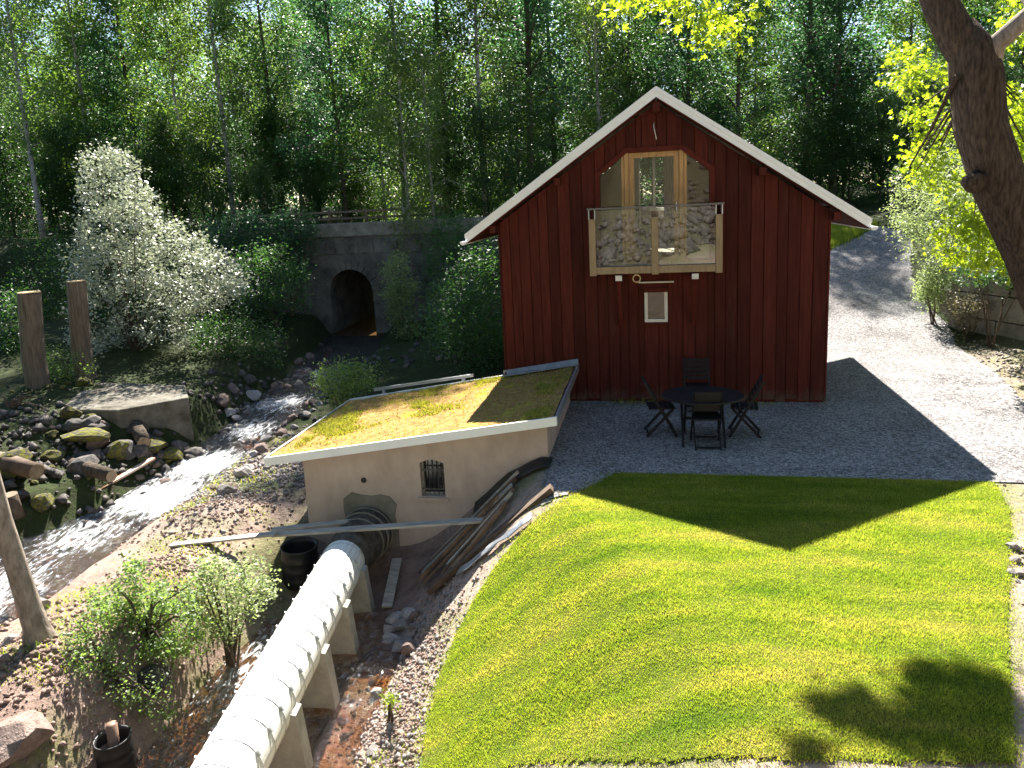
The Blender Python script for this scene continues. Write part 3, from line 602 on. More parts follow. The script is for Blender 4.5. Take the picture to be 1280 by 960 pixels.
MB().prism([(-.14, ZA-.07), (0, ZA+.025), (.14, ZA-.07), (0, ZA-.012)], YF+.04, YB).build('ridge_cap', MT['roof'], house)
MB().box((-2.78, -.015, -.25), (2.78, .09, .055)).build('foundation', MT['oldcon'], house)
# balcony glazing: door between two five-sided windows
def ringpoly(outer, t, y0, y1, name, mat, parent, bottom=None):
    n = len(outer); cx = sum(p[0] for p in outer)/n; cz = sum(p[1] for p in outer)/n; mb = MB(); inner = []
    for i in range(n):
        a, b, c_ = Vector(outer[i-1]), Vector(outer[i]), Vector(outer[(i+1) % n]); d1 = (b-a).normalized(); d2 = (c_-b).normalized()
        n1 = Vector((-d1.y, d1.x)); n2 = Vector((-d2.y, d2.x)); m = (n1+n2).normalized(); k = t/max(.3, m.dot(n1)); inner.append(b+m*k)
    for i in range(n):
        j = (i+1) % n; mb.prism([tuple(outer[i]), tuple(outer[j]), tuple(inner[j]), tuple(inner[i])], y0, y1)
    return mb.build(name, mat, parent), [tuple(p) for p in inner]
def window(poly, t, y0, y1, name, mat, gm, label=None, parent=None):
    fo, inn = ringpoly(poly, t, y0, y1, name, mat, parent or house)
    gl = MB(); ym = (y0+y1)/2; gl.add([(x, ym, z) for x, z in inn], [tuple(range(len(inn)))]); gl.build('pane', gm, fo)
    if label: tag(fo, label)
    return fo, inn
wl_, _ = window([(XL+.01, ZB+.01), (XDL-.035, ZB+.01), (XDL-.035, ZT-.06), (XL+.01, ZS-.02)], .045, -.04, .05, 'side_window', MT['honey'], MT['glass'], 'left honey wood window with slanted top')
wr_, _ = window([(XDR+.035, ZB+.01), (XR-.01, ZB+.01), (XR-.01, ZS-.02), (XDR+.035, ZT-.06)], .045, -.04, .05, 'side_window', MT['honey'], MT['glass'], 'right honey wood window with slanted top')
df, din = ringpoly([(XDL-.03, ZB+.01), (XDR+.03, ZB+.01), (XDR+.03, ZT-.01), (XDL-.03, ZT-.01)], .075, -.055, .06, 'door_frame', MT['honey'], house)
dr, dinn = window([(din[0][0]+.006, din[0][1]+.006), (din[1][0]-.006, din[1][1]+.006), (din[2][0]-.006, din[2][1]-.006), (din[3][0]+.006, din[3][1]-.006)], .085, -.035, .03, 'balcony_door', MT['honey'], MT['glass'], 'honey wood balcony door with full glass')
MB().box((din[1][0]-.06, -.075, 3.42), (din[1][0]-.04, -.036, 3.58)).build('handle', MT['galv'], dr)
# red trim round the opening
tw = .085
def trim(a, b, w=tw, y=-.085):
    a = Vector((a[0], a[1])); b = Vector((b[0], b[1])); d = (b-a).normalized(); n = Vector((-d.y, d.x))
    MB().prism([tuple(a), tuple(b), tuple(b+n*w), tuple(a+n*w)], y, -.046-.011).build('trim_board', MT['redtrim'], house)
trim((XL, ZS+.04), (XL, ZB-.02)); trim((XR, ZB-.02), (XR, ZS+.04)); trim((XDL-.01, ZT+.005), (XL, ZS+.002), y=-.083); trim((XR, ZS+.002), (XDR+.01, ZT+.005), y=-.083); trim((XDR+.03, ZT), (XDL-.03, ZT), y=-.087)
# small white window
w2, _ = window([(-.24, 1.49), (.16, 1.49), (.16, 2.09), (-.24, 2.09)], .055, -.075, .03, 'small_window', MT['windowwhite'], MT['glass_small'], 'small white-framed window under the balcony')
MB().box((-.27, -.115, 1.452), (.19, -.057, 1.478)).build('sill', MT['redtrim'], w2); MB().box((-.34, -.12, 2.195), (.27, -.057, 2.22)).build('drip_cap', MT['windowwhite'], w2)
trim((.17, 2.105), (-.25, 2.105), .08)
# balcony
bal = link('balcony', None, parent=house); tag(bal, 'shallow wooden balcony with glass panels')
BX0, BX1, BYF = -1.14, 1.035, -.60
for xx in (BX0+.05, -.05, BX1-.05): MB().box((xx-.055, BYF-.03, 2.40), (xx+.055, BYF+.03, 3.36)).build('post', MT['bal'], bal, bevel=.006)
MB().box((BX0+.106, BYF-.022, 2.425), (-.106, BYF+.022, 2.545)).build('front_beam', MT['bal'], bal); MB().box((.006, BYF-.022, 2.425), (BX1-.106, BYF+.022, 2.545)).build('front_beam', MT['bal'], bal)
for i in range(5):
    y0 = BYF+.035+i*.105; MB().box((BX0+.02, y0, 2.50), (BX1-.02, y0+.098, 2.528)).build('deck_board', MT['grey_wood'], bal)
for xx in (BX0+.02, BX1-.02): MB().box((xx-.02, BYF+.031, 2.40), (xx+.02, -.06, 2.497)).build('side_beam', MT['bal'], bal)
hr = MB().bar((BX0-.03, BYF, 3.53), (BX1+.03, BYF, 3.53), .06, .03).build('handrail', MT['railmetal'], bal)
for xx in (BX0-.01, BX1+.01): MB().bar((xx, BYF+.035, 3.53), (xx, -.06, 3.53), .05, .028).build('handrail', MT['railmetal'], bal)
for xx in (BX0+.0, BX0+.1, BX1-.1, BX1): MB().box((xx-.008, BYF-.008, 3.361), (xx+.008, BYF+.008, 3.514)).build('baluster', MT['galv'], bal)
MB().box((BX0+.11, BYF-.004, 2.56), (-.11, BYF+.004, 3.50)).build('glass_panel', MT['balglass'], bal); MB().box((.01, BYF-.004, 2.56), (BX1-.11, BYF+.004, 3.50)).build('glass_panel', MT['balglass'], bal)
for xx in (BX0+.02, BX1-.02): MB().box((xx-.004, BYF+.035, 2.56), (xx+.004, -.07, 3.50)).build('glass_panel', MT['balglass'], bal)
for xx in (-.66, .60):
    MB().box((xx-.05, BYF-.05, 2.30), (xx+.05, -.06, 2.395)).build('joist', MT['redtrim'], bal); MB().box((xx-.055, BYF-.058, 2.31), (xx+.055, BYF-.052, 2.40)).build('joist_cap', MT['windowwhite'], bal)
    MB().bar((xx, -.075, 1.45), (xx, BYF+.12, 2.30), .06, .07, (0, -1, 0)).build('brace', MT['redtrim'], bal)
tr_ = MB().tube([(-.36+.062*math.cos(a), -.66+.0, 2.345+.062*math.sin(a)) for a in np.linspace(0, 2*math.pi, 15)], .012, 6, False).build('iron_ring', MT['cut_wood'], bal, True)
MB().tube([(-.03, -.05, 4.93), (-.045, -.16, 4.86), (-.02, -.2, 4.74), (0, -.14, 4.64)], .008, 5).build('cable_end', MT['windowwhite'], house, True)
# ------------------------------------------------------------------ the turbine shed with its planted roof
shed = thing('turbine_shed', 'small rendered shed with yellow-green planted roof beside the stream', 'shed')
X0, X1, Y0, Y1 = -5.47, -1.62, -3.1, -.12
def rz(x): return .03+(x+6.0)*(.735-.03)/4.55          # top of the roof edge
def wt(x): return rz(x)-.13
WX0, WX1, WZ0, WZ1 = -3.575, -3.20, -.60, -.07
fwall = MB()
fwall.prism([(X0, -2.1), (WX0, -2.1), (WX0, wt(WX0)), (X0, wt(X0))], Y0, Y0+.2)
fwall.prism([(WX0, -2.1), (WX1, -2.1), (WX1, WZ0), (WX0, WZ0)], Y0, Y0+.2)
arch = [(WX0+(WX1-WX0)*i/8, WZ1+.055*math.sin(math.pi*i/8)) for i in range(9)]
for i in range(8): fwall.prism([arch[i], arch[i+1], (arch[i+1][0], wt(arch[i+1][0])), (arch[i][0], wt(arch[i][0]))], Y0, Y0+.2)
fwall.prism([(WX1, -2.1), (X1, -1.2), (X1, wt(X1)), (WX1, wt(WX1))], Y0, Y0+.2)
fwall.build('wall', MT['render'], shed)
ow = MB(); ow.box((X0, Y0+.201, -2.1), (X0+.2, Y1, wt(X0)-.002)); ow.box((X1-.2, Y0+.201, -1.), (X1, Y1-.2, wt(X1-.2)-.002)); ow.prism([(X0+.201, -2.), (X1, -1), (X1, wt(X1)), (X0+.201, wt(X0+.2))], Y1-.19, Y1)
ow.build('wall', MT['render'], shed)
sw = MB().box((WX0, Y0+.15, WZ0), (WX1, Y0+.16, WZ1+.06)).build('shed_window', MT['darkglass'], shed); tag(sw, 'dark arched window with iron bars')
for i in range(5):
    xx = WX0+.045+i*(WX1-WX0-.09)/4; MB().tube([(xx, Y0+.06, WZ0+.01), (xx, Y0+.06, WZ1+.03)], .008, 6).build('bar', MT['steel'], sw)
for zz in (-.5, -.2): MB().box((WX0+.01, Y0+.052, zz-.01), (WX1-.01, Y0+.0675, zz+.01)).build('bar', MT['steel'], sw)
fr_ = MB(); fr_.box((WX0, Y0+.1, WZ0), (WX0+.03, Y0+.14, WZ1)); fr_.box((WX1-.03, Y0+.1, WZ0), (WX1, Y0+.14, WZ1)); fr_.box((WX0+.031, Y0+.1, WZ0), (WX1-.031, Y0+.14, WZ0+.03)); fr_.build('frame', MT['grey_wood'], sw)
MB().box((WX0-.05, Y0-.035, WZ0-.06), (WX1+.05, Y0-.001, WZ0-.012)).build('sill', MT['render'], shed)
vh = PY(455, 600, Y0); MB().tube([(vh.x, Y0-.02, vh.z), (vh.x, Y0+.02, vh.z)], .042, 14).build('vent_hole', MT['blackp'], shed)
PC = Vector((-4.45, Y0, -1.17))      # where the pipe enters
rgp = random.Random(2)
def ragged(cx, cz, w, h): 
    return [(cx+w*.5*math.copysign(min(1, abs(1.25*math.cos(a))), math.cos(a))*rgp.uniform(.93, 1.05), cz+h*.5*math.copysign(min(1, abs(1.25*math.sin(a))), math.sin(a))*rgp.uniform(.93, 1.05)) for a in np.linspace(0, 2*math.pi, 22)[:-1]]
MB().prism(ragged(PC.x+.02, PC.z+.05, .86, 1.05), Y0-.022, Y0-.001).build('cement_patch', MT['cement'], shed)
# roof
RX0, RX1, RY0, RY1 = -6.0, -1.45, -3.3, -.04
rb = MB(); rb.prism([(RX0+.03, rz(RX0+.03)-.12), (RX1-.03, rz(RX1-.03)-.12), (RX1-.03, rz(RX1-.03)-.05), (RX0+.03, rz(RX0+.03)-.05)], RY0+.025, RY1-.02)
roof = rb.build('roof', MT['steel'], shed)
sed_bm = MB(); nx_, ny_ = 120, 84
xs_ = np.linspace(RX0+.04, RX1-.06, nx_); ys_ = np.linspace(RY0+.05, RY1-.06, ny_)
zf = lambda a, b: rz(a)-.030+.05*np.clip(fbm(a*3, b*3, 4)+.15, -.05, 1)+.02*fbm(a*12, b*12, 2)
sme, sv = grid_mesh('sedum_mat', xs_, ys_, zf)
m, nt, bs, N, L = M('sedum')
n1 = noise_fac(nt, 1.5, 7, .7); n2 = noise_fac(nt, 9, 6, .7); n3 = noise_fac(nt, 30, 3, .7)
brown = ramp(nt, n2, [(.3, (.20, .105, .035)), (.7, (.42, .27, .10))]); green = ramp(nt, n2, [(.3, (.22, .24, .02)), (.7, (.50, .47, .05))])
c = mixc(nt, brown, green, ramp(nt, n1, [(.56, (0, 0, 0)), (.68, (1, 1, 1))])); L.new(c, bs.inputs['Base Color']); bs.inputs['Roughness'].default_value = 1; bs.inputs['Specular IOR Level'].default_value = .1
bumpn(nt, n3, 1., .03, bs)
sedum = link('sedum_mat', sme, m, roof)
rg = np.random.RandomState(9); n = 52000; a = rg.uniform(RX0+.06, RX1-.08, n); b = rg.uniform(RY0+.06, RY1-.08, n); gk = fbm(a*1.1+2, b*1.1, 4); ok = (gk > .07+.12*rg.rand(n)) | (rg.rand(n) < .06)
a, b = a[ok], b[ok]; k = len(a); hh = rg.uniform(.015, .06, k)*(.6+2.2*np.clip(gk[ok]+.1, 0, .4)); w = .009; th = rg.rand(k)*6.28; z = zf(a, b)-.004
V = np.stack([np.stack([a-np.cos(th)*w, b-np.sin(th)*w, z+hh*.3], -1), np.stack([a+np.cos(th)*w, b+np.sin(th)*w, z+hh*.3], -1), np.stack([a+rg.normal(0, .5, k)*hh, b+rg.normal(0, .5, k)*hh, z+hh], -1), np.stack([a, b, z], -1)], 1).reshape(-1, 3)
i4 = 4*np.arange(k)[:, None]; Q = np.concatenate([i4+np.array([[0, 1, 2]]), i4+np.array([[0, 3, 1]])])
m2, nt, bs, N, L = M('sedum_leaf'); g = N.new('ShaderNodeNewGeometry')
L.new(ramp(nt, g.outputs['Random Per Island'], [(0, (.11, .15, .03)), (.45, (.29, .29, .05)), (.75, (.46, .42, .07)), (1, (.50, .38, .13))]), bs.inputs['Base Color']); bs.inputs['Roughness'].default_value = .6
t = N.new('ShaderNodeBsdfTranslucent'); t.inputs[0].default_value = (.45, .45, .04, 1); mx = N.new('ShaderNodeMixShader'); mx.inputs[0].default_value = .35
L.new(bs.outputs[0], mx.inputs[1]); L.new(t.outputs[0], mx.inputs[2]); L.new(mx.outputs[0], N['Material Output'].inputs[0])
tag(link('sedum_tufts', fast_mesh('sedum_tufts', V, Q), m2, roof), None, None, None, 'stuff')
def edge(name, p0, p1, y0, y1):   # fascia running in x
    MB().prism([(p0, rz(p0)-.13), (p1, rz(p1)-.13), (p1, rz(p1)), (p0, rz(p0))], y0, y1).build(name, MT['white'], shed)
edge('fascia', RX0, RX1, RY0-.01, RY0+.02); edge('fascia', RX0, RX1, RY1-.015, RY1+.012)
MB().box((RX0-.01, RY0+.021, rz(RX0)-.13), (RX0+.025, RY1-.016, rz(RX0)-.003)).build('fascia', MT['galv'], shed)
MB().box((RX1-.028, RY0+.021, rz(RX1)-.13), (RX1+.01, RY1-.016, rz(RX1)-.003)).build('fascia', MT['galv'], shed)
fl = MB(); fl.add([(-2.86, RY1-.02, rz(-2.86)+.006), (RX1, RY1-.02, rz(RX1)+.006), (RX1, -.09, rz(RX1)+.10), (-2.86, -.09, rz(-2.86)+.10), (-2.86, RY1-.18, rz(-2.86)+.012), (RX1, RY1-.18, rz(RX1)+.012)], [(0, 1, 2, 3), (4, 5, 1, 0)])
fo = fl.build('flashing', MT['galv'], shed); mo = fo.modifiers.new('s', 'SOLIDIFY'); mo.thickness = .004
gp = [(RX0-.06+.05*math.cos(a), rz(RX0)-.07+.05*math.sin(a)) for a in np.linspace(math.pi, 2*math.pi, 7)]
# grey rail behind the shed roof
a = PY(468, 487, .16); b = PY(592, 469, .16)
tag(MB().bar(a, b, .07, .05).build('galvanised_rail', MT['galv']), 'grey metal rail on the bank just behind the planted roof', 'rail')
for q in (.1, .9):
    pt = a.lerp(b, q); MB().box((pt.x-.03, pt.y-.03, Hs(pt.x, pt.y)-.1), (pt.x+.03, pt.y+.03, pt.z-.03)).build('post', MT['galv'], bpy.data.objects['galvanised_rail'])

# ------------------------------------------------------------------ the wood stave pipe
pipe = thing('stave_pipe', 'large pale wood-stave pipe running from the shed towards the viewer', 'pipe')
PR = .305
PA = PZ(432, 697, -1.17); PB = PZ(287, 962, -1.12)
dirp = (PB-PA).normalized(); PS = PA-dirp*.05; PE = PB+dirp*2.6
# bend into the wall is hidden by the collar; straight run made of staves
u_ = dirp.cross(Vector((0, 0, 1))).normalized(); w_ = u_.cross(dirp); NS = 26; Lp = (PE-PS).length
def stave(k):
    a0 = 2*math.pi*(k+.03)/NS; a1 = 2*math.pi*(k+.97)/NS; vs = []
    for t in (0, Lp):
        for a, r in ((a0, PR), ((a0+a1)/2, PR+.001), (a1, PR), (a1, PR-.045), (a0, PR-.045)):
            vs.append(PS+dirp*t+u_*(math.cos(a)*r)+w_*(math.sin(a)*r))
    mb = MB(); mb.add(vs, [(0, 1, 6, 5), (1, 2, 7, 6), (2, 3, 8, 7), (3, 4, 9, 8), (4, 0, 5, 9), (4, 3, 2, 1, 0), (5, 6, 7, 8, 9)]); return mb
for k in range(NS): stave(k).build('stave', MT['stave'], pipe)
def ring_tube(c, nrm, r, tr, n=28, a0=0, a1=2*math.pi):
    uu = nrm.cross(Vector((0, 0, 1))).normalized(); ww = uu.cross(nrm)
    return MB().tube([c+uu*(math.cos(a)*r)+ww*(math.sin(a)*r) for a in np.linspace(a0, a1, n)], tr, 5, False)
nh = int(Lp/.29)
for i in range(nh):
    c_ = PS+dirp*(.22+i*.29); hp = ring_tube(c_, dirp, PR+.004, .005).build('hoop', MT['galv'], pipe, True)
    ang = R(-12)+.25*math.sin(i*2.3); pos = c_+u_*(-math.cos(ang)*(PR+.015))+w_*(math.sin(ang)*(PR+.015))
    for sg in (-1, 1):
        ang = R(20) if sg > 0 else R(150); pos = c_+u_*(math.cos(ang)*(PR+.016))+w_*(math.sin(ang)*(PR+.016)); tg = u_*(-math.sin(ang))+w_*math.cos(ang)
        MB().bar(pos-tg*.03, pos+tg*.03, .02, .016, dirp).build('lug', MT['galv'], hp)
# collar and elbow at the wall
co = MB(); ctr = [PC+Vector((0, .05, .0)), PC+Vector((0, -.18, 0)), (PC+Vector((.02, -.42, .0))).lerp(PS, .35), PS.lerp(PC, .25), PS+dirp*.12]
co.tube(ctr, [PR+.07, PR+.07, PR+.05, PR+.03, PR+.03], 24); co.build('elbow', MT['collar'], pipe, True)
for t, r in ((.10, PR+.085), (.26, PR+.08), (.42, PR+.06)):
    ring_tube(PC+Vector((.01*t, -t, 0)), Vector((0.02, -1, 0)).normalized(), r, .018).build('flange', MT['cement'], pipe, True)
# concrete saddles
for t in (.35, 1.25, 2.2, 3.2, 4.2, 5.2):
    c_ = PS+dirp*t; mb = MB(); hw = .5; pts = []
    gz = Hs(c_.x, c_.y)-.15
    prof = [(-.44, gz-c_.z), (.44, gz-c_.z), (.36, -.02), (PR-.02, .0), (PR*.72, -PR*.68), (0, -PR+.02), (-PR*.72, -PR*.68), (-PR+.02, 0), (-.36, -.02)]
    n = len(prof); vs = [c_+u_*p+Vector((0, 0, 1))*q+dirp*s for s in (-.09, .09) for p, q in prof]
    mb.add(vs, [tuple(range(n)), tuple(reversed(range(n, 2*n)))]+[(i, (i+1) % n, (i+1) % n+n, i+n) for i in range(n)]); mb.build('saddle', MT['concrete'], pipe)

# ------------------------------------------------------------------ planks, barrels and other odds and ends
def plank(name, a, b, w, h, mat, label, cat='plank', group=None, up=(0, 0, 1)):
    return tag(MB().bar(a, b, w, h, up).build(name, mat, bevel=.004), label, cat, group)
zp = PC.z+PR+.12
plank('plank', PY(342, 668, -3.85), PY(662, 646, -3.75), .14, .035, MT['grey_wood'], 'long grey plank laid across the pipe before the shed wall')
plank('plank', PY(214, 681, -4.15), PY(345, 667, -3.95), .13, .03, MT['grey_wood'], 'short pale plank lying from the sandy bank towards the pipe')
plank('plank', PY(340, 662, -3.62), PY(452, 650, -3.5), .12, .03, MT['grey_wood'], 'short grey plank tucked behind the long plank at the pipe')
p0, p1 = G(484, 764), G(497, 705); plank('plank', p0+Vector((0, 0, .06)), p1+Vector((0, 0, .07)), .15, .035, MT['grey_wood'], 'grey board lying on the dark ground right of the pipe')
p0, p1 = G(82, 628), G(194, 586); p0.z = -1.32; p1.z = -1.02
plank('plank', p0, p1, .13, .04, MT['rustplank'], 'rust-stained plank lying at the edge of the stream')
def open_tub(name, p, r, h, mat, label, cat, tilt=(0, 0, 0), ribs=3):
    o = thing(name, label, cat, p); o.rotation_euler = tilt
    prof = [(r*.93, 0), (r, h*.08)]
    for i in range(ribs): prof += [(r, h*(.15+.25*i)), (r*1.05, h*(.2+.25*i)), (r, h*(.25+.25*i))]
    prof += [(r*1.0, h*.95), (r*1.06, h), (r*.95, h), (r*.90, h*.9), (r*.88, .03), (.001, .03)]
    n = 28; v = [(q*math.cos(2*math.pi*k/n), q*math.sin(2*math.pi*k/n), z) for q, z in prof for k in range(n)]
    MB().add(v, [(j*n+k, j*n+(k+1) % n, (j+1)*n+(k+1) % n, (j+1)*n+k) for j in range(len(prof)-1) for k in range(n)]).build('shell', mat, o, True)
    return o
tb = PY(374, 704, -3.75); tz = Hs(tb.x, tb.y)
tub = open_tub('black_tub', (tb.x, tb.y, tz-.02), .26, .36+max(0, PY(374, 680, -3.75).z-tz-.36), MT['blackp'], 'black open plastic tub standing left of the pipe end', 'tub', (0, .05, 0))
q = G(146, 958); cb = open_tub('culvert_pipe', (q.x, q.y, q.z-.1), .17, .42, MT['blackp'], 'black corrugated pipe end standing in the ground at the bottom left', 'pipe')
MB().tube([(0, 0, .05), (.0, .02, .56)], .055, 12).build('inner_pipe', MT['rustpipe'], cb, True)
cap_p = [G(516, 766), G(492, 786), G(470, 812), G(440, 838), G(428, 856), G(410, 900), G(392, 945), G(386, 965)]
tag(MB().tube([p+Vector((0, 0, .03)) for p in cap_p], .018, 7).build('black_hose', MT['blackp'], None, True), 'thin black hose lying beside the pipe channel', 'hose')
# lumber and membrane on the slope beside the shed
rl = random.Random(12)
for i in range(9):
    f_ = i/8; a = PY(648-26*f_+rl.uniform(-10, 14), 622+48*f_, -3.35-.55*f_); b = PY(520+14*f_+rl.uniform(-6, 34), 722-18*(1-f_), -3.55-.75*f_)
    a.z = Hs(a.x, a.y)+rl.uniform(.07, .16); b.z = Hs(b.x, b.y)+rl.uniform(.06, .14)
    w = rl.choice([.03, .045, .07, .1]); plank('lumber_piece', a, b, w, rl.choice([.03, .045]), MT['brown_wood'] if i % 3 else MT['grey_wood'],
        'weathered stick of lumber sloping down beside the shed wall', 'lumber', 'lumber pile on the slope beside the shed')
a, b = PY(690, 612, -4.15), PY(535, 718, -4.35); a.z = Hs(a.x, a.y)+.09; b.z = Hs(b.x, b.y)+.1
plank('lumber_beam', a, b, .16, .07, MT['brown_wood'], 'dark brown beam edging the slope between lumber and lawn', 'beam')
def strip(name, pts, w, mat, label, cat):
    v = []; rl2 = random.Random(3)
    for i, p in enumerate(pts):
        d = (pts[min(i+1, len(pts)-1)]-pts[max(i-1, 0)]).normalized(); sd = d.cross(Vector((0, 0, 1))).normalized()
        for q in (-.5, -.17, .17, .5): pp = p+sd*w*q; v.append((pp.x, pp.y, Hs(pp.x, pp.y)+.05+rl2.uniform(0, .05)))
    o = MB().add(v, [(4*i+j, 4*i+j+1, 4*i+j+5, 4*i+j+4) for i in range(len(pts)-1) for j in range(3)]).build(name, mat, None, True)
    mo = o.modifiers.new('s', 'SOLIDIFY'); mo.thickness = .01; return tag(o, label, cat)
strip('membrane_strip', [PY(690-14*i, 592+9*i, -3.28) for i in range(8)], .28, MT['tarp'], 'black foundation membrane along the foot of the shed wall', 'membrane')
strip('membrane_strip', [G(664-13*i, 652+10*i) for i in range(8)], .10, MT['galv'], 'pale plastic strip along the edge of the lawn slope', 'strip')

# left bank: concrete slab, timber posts, stumps and twigs
A = [PZ(72, 492, -.2), PZ(232, 486, -.2), PZ(236, 508, -.2), PZ(145, 514, -.2)]
sb = MB(); sl_pts = [PZ(75, 515, -.18), PZ(148, 516, -.18), PZ(236, 500, -.18), PZ(232, 484, -.18), PZ(112, 481, -.18)]
n = len(sl_pts); vs = [(p.x, p.y, -.12) for p in sl_pts]+[(p.x, p.y, -1.5) for p in sl_pts]
sl_o = MB().add(vs, [tuple(range(n)), tuple(reversed(range(n, 2*n)))]+[(i, i+n, (i+1) % n+n, (i+1) % n) for i in range(n)]).build('concrete_slab', MT['slab'], bevel=.03)
tag(sl_o, 'old mossy concrete block on the left bank of the stream', 'concrete block')
def timber_post(px, pyb, pyt, wpx, label):
    b = G(px, pyb); t = PY(px-.11*(pyb-pyt)*.9, pyt, b.y); r = wpx/2/F*((b-CAM).dot(fw)); h = t.z-b.z
    o = thing('timber_post', label, 'post', b)
    MB().tube([(0, 0, -.2), (-.01, 0, h*.3), (t.x-b.x, 0, h)], [r*1.1, r, r*.98], 14, True, .05, int(px)).build('shaft', MT['post_wood'], o)
    MB().tube([(t.x-b.x, 0, h+.001), (t.x-b.x, 0, h+.02)], [r*.96, r*.93], 14).build('cut_top', MT['cut_wood'], o)
timber_post(48, 482, 366, 26, 'thick sawn-off timber post standing at the left edge')
timber_post(108, 474, 352, 22, 'reddish sawn-off timber post half hidden by the silvery bush')
def log(name, a, b, r, label, cat, seed=0, r2=None, mat='bark'):
    o = thing(name, label, cat, a); d = Vector(b)-Vector(a); r2 = r2 or r*.9
    MB().tube([(0, 0, 0), d*.5+Vector((0, 0, .02)), d], [r, (r+r2)/2, r2], 12, True, .1, seed).build('trunk', MT[mat], o, True); dn = d.normalized()
    MB().tube([d+dn*.002, d+dn*.012], [r2*.93, r2*.9], 12).build('cut_face', MT['old_cut'], o); return o
q = G(18, 640); log('tree_stump', (q.x, q.y, q.z-.1), (q.x+.02, q.y-.05, q.z+.32), .14, 'small cut stump with pale top at the stream edge', 'stump', 4)
q = G(30, 600); log('fallen_log', (q.x-.9, q.y+.1, q.z+.35), (q.x+.45, q.y-.15, q.z+.22), .17, 'broken log lying below the big mossy stone at the left edge', 'log', 5, mat='brown_wood')
q = G(100, 605); log('fallen_log', (q.x-.7, q.y+.5, q.z+.2), (q.x+.6, q.y+.1, q.z+.12), .13, 'dark wet log lying along the left stream bank', 'log', 6)
q = G(170, 555); log('fallen_log', (q.x-.3, q.y+.4, q.z+.32), (q.x+.35, q.y-.2, q.z+.10), .15, 'short dark log propped against the concrete block', 'log', 7)
# leaning trunk, bottom left
b = G(50, 800); t1 = PY(2, 650, b.y-.05); d_ = t1-b
lt = thing('leaning_tree', 'bare pale trunk leaning out of the left edge of the frame', 'tree', b)
MB().tube([(-d_.x*.03, 0, -.25), (0, 0, 0), d_*.12, d_*.5, d_, d_*2.1+Vector((.1, 0, 0)), d_*4+Vector((.5, .1, 0))], [.24, .17, .125, .11, .10, .085, .06], 14, True, .05, 3).build('trunk', MT['lean_bark'], lt, True)

# ------------------------------------------------------------------ table and chairs
def chair(label, loc, rz_):
    o = thing('folding_chair', label, 'chair', loc, rz_, 'folding chairs round the table')
    if not chair.proto:
        for sx in (-1, 1):
            MB().bar((sx*.205, .22, .0), (sx*.205, -.27, .88), .022, .04, (0, 1, 0)).build('leg', MT['black'], o)
            MB().bar((sx*.18, -.24, .0), (sx*.18, .17, .44), .022, .04, (0, 1, 0)).build('leg', MT['black'], o)
        for i in range(6): MB().box((-.195, -.2+i*.068, .44), (.195, -.14+i*.068, .458)).build('seat_slat', MT['black'], o)
        for i in range(5):
            z = .55+i*.068; yb = .22-.49*z/.88; MB().box((-.194, yb-.012, z), (.194, yb+.008, z+.056)).build('back_slat', MT['black'], o)
        for y_, z_ in ((.19, .06), (-.21, .03)): MB().bar((-.17, y_, z_), (.17, y_, z_), .025, .025).build('stretcher', MT['black'], o)
        chair.proto = o; return o
    for ch in chair.proto.children: copy_tree(ch, o)
    return o
chair.proto = None
tc_ = PZ(878, 493, .73)
tbl = thing('garden_table', 'dark round garden table in the shade of the gable', 'table', (tc_.x, tc_.y, 0))
n = 9
for i in range(n):
    y0 = -.5+i/n; y1 = y0+1/n-.008; xa = lambda y: .60*math.sqrt(max(.02, 1-(y/.51)**2)); ym = (y0+y1)/2
    v = [(-xa(y0), y0), (xa(y0), y0), (xa(y1), y1), (-xa(y1), y1)]; mb = MB(); mb.add([(x, y, .705) for x, y in v]+[(x, y, .73) for x, y in v], [(3, 2, 1, 0), (4, 5, 6, 7), (0, 1, 5, 4), (1, 2, 6, 5), (2, 3, 7, 6), (3, 0, 4, 7)]); mb.build('top_slat', MT['black'], tbl)
for sx in (-1, 1):
    MB().bar((sx*.3, -.36, 0), (sx*.3, .36, .70), .035, .045, (0, 1, 0)).build('leg', MT['black'], tbl); MB().bar((sx*.26, .36, 0), (sx*.26, -.36, .70), .035, .045, (0, 1, 0)).build('leg', MT['black'], tbl)
MB().box((-.32, -.02, .34), (.32, .02, .375)).build('stretcher', MT['black'], tbl)
def gz(px, py):
    p = PZ(px, py, .018); return (p.x, p.y, .018)
chair('black folding chair on the left side of the table', gz(826, 541), R(-83)); chair('black folding chair on the right side of the table', gz(930, 542), R(85))
chair('black folding chair nearest the viewer with its back to the lawn', gz(883, 556), R(3)); chair('black folding chair between the table and the red wall', gz(871, 514), R(180))
# ------------------------------------------------------------------ the stone bridge
br_o = thing('stone_bridge', 'old dark stone and concrete road bridge with an arched stream tunnel', 'bridge')
TX, TR, TS = -11.2, .86, .60; FY = 12.4
def archz(x): return TS+math.sqrt(max(0, TR*TR-(x-TX)**2)) if abs(x-TX) < TR else -2
wb = MB(); xsb = [-16.8, -14]+[TX-TR+2*TR*i/16 for i in range(17)]+[-8, -4.4]
for a, b in zip(xsb, xsb[1:]):
    inn = TX-TR-.001 <= a and b <= TX+TR+.001
    za, zb = (TS+math.sqrt(max(0, TR*TR-(a-TX)**2)), TS+math.sqrt(max(0, TR*TR-(b-TX)**2))) if inn else (-1.8, -1.8)
    wb.prism([(a, za), (b, zb), (b, 2.68), (a, 2.68)], FY, BY+.06)
wb.build('face_wall', MT['bridge'], br_o)
MB().box((-16.8, FY-.06, 2.681), (-4.4, BY+.1, 3.18)).build('parapet', MT['concrete'] if 0 else MT['oldcon'], br_o, bevel=.03)
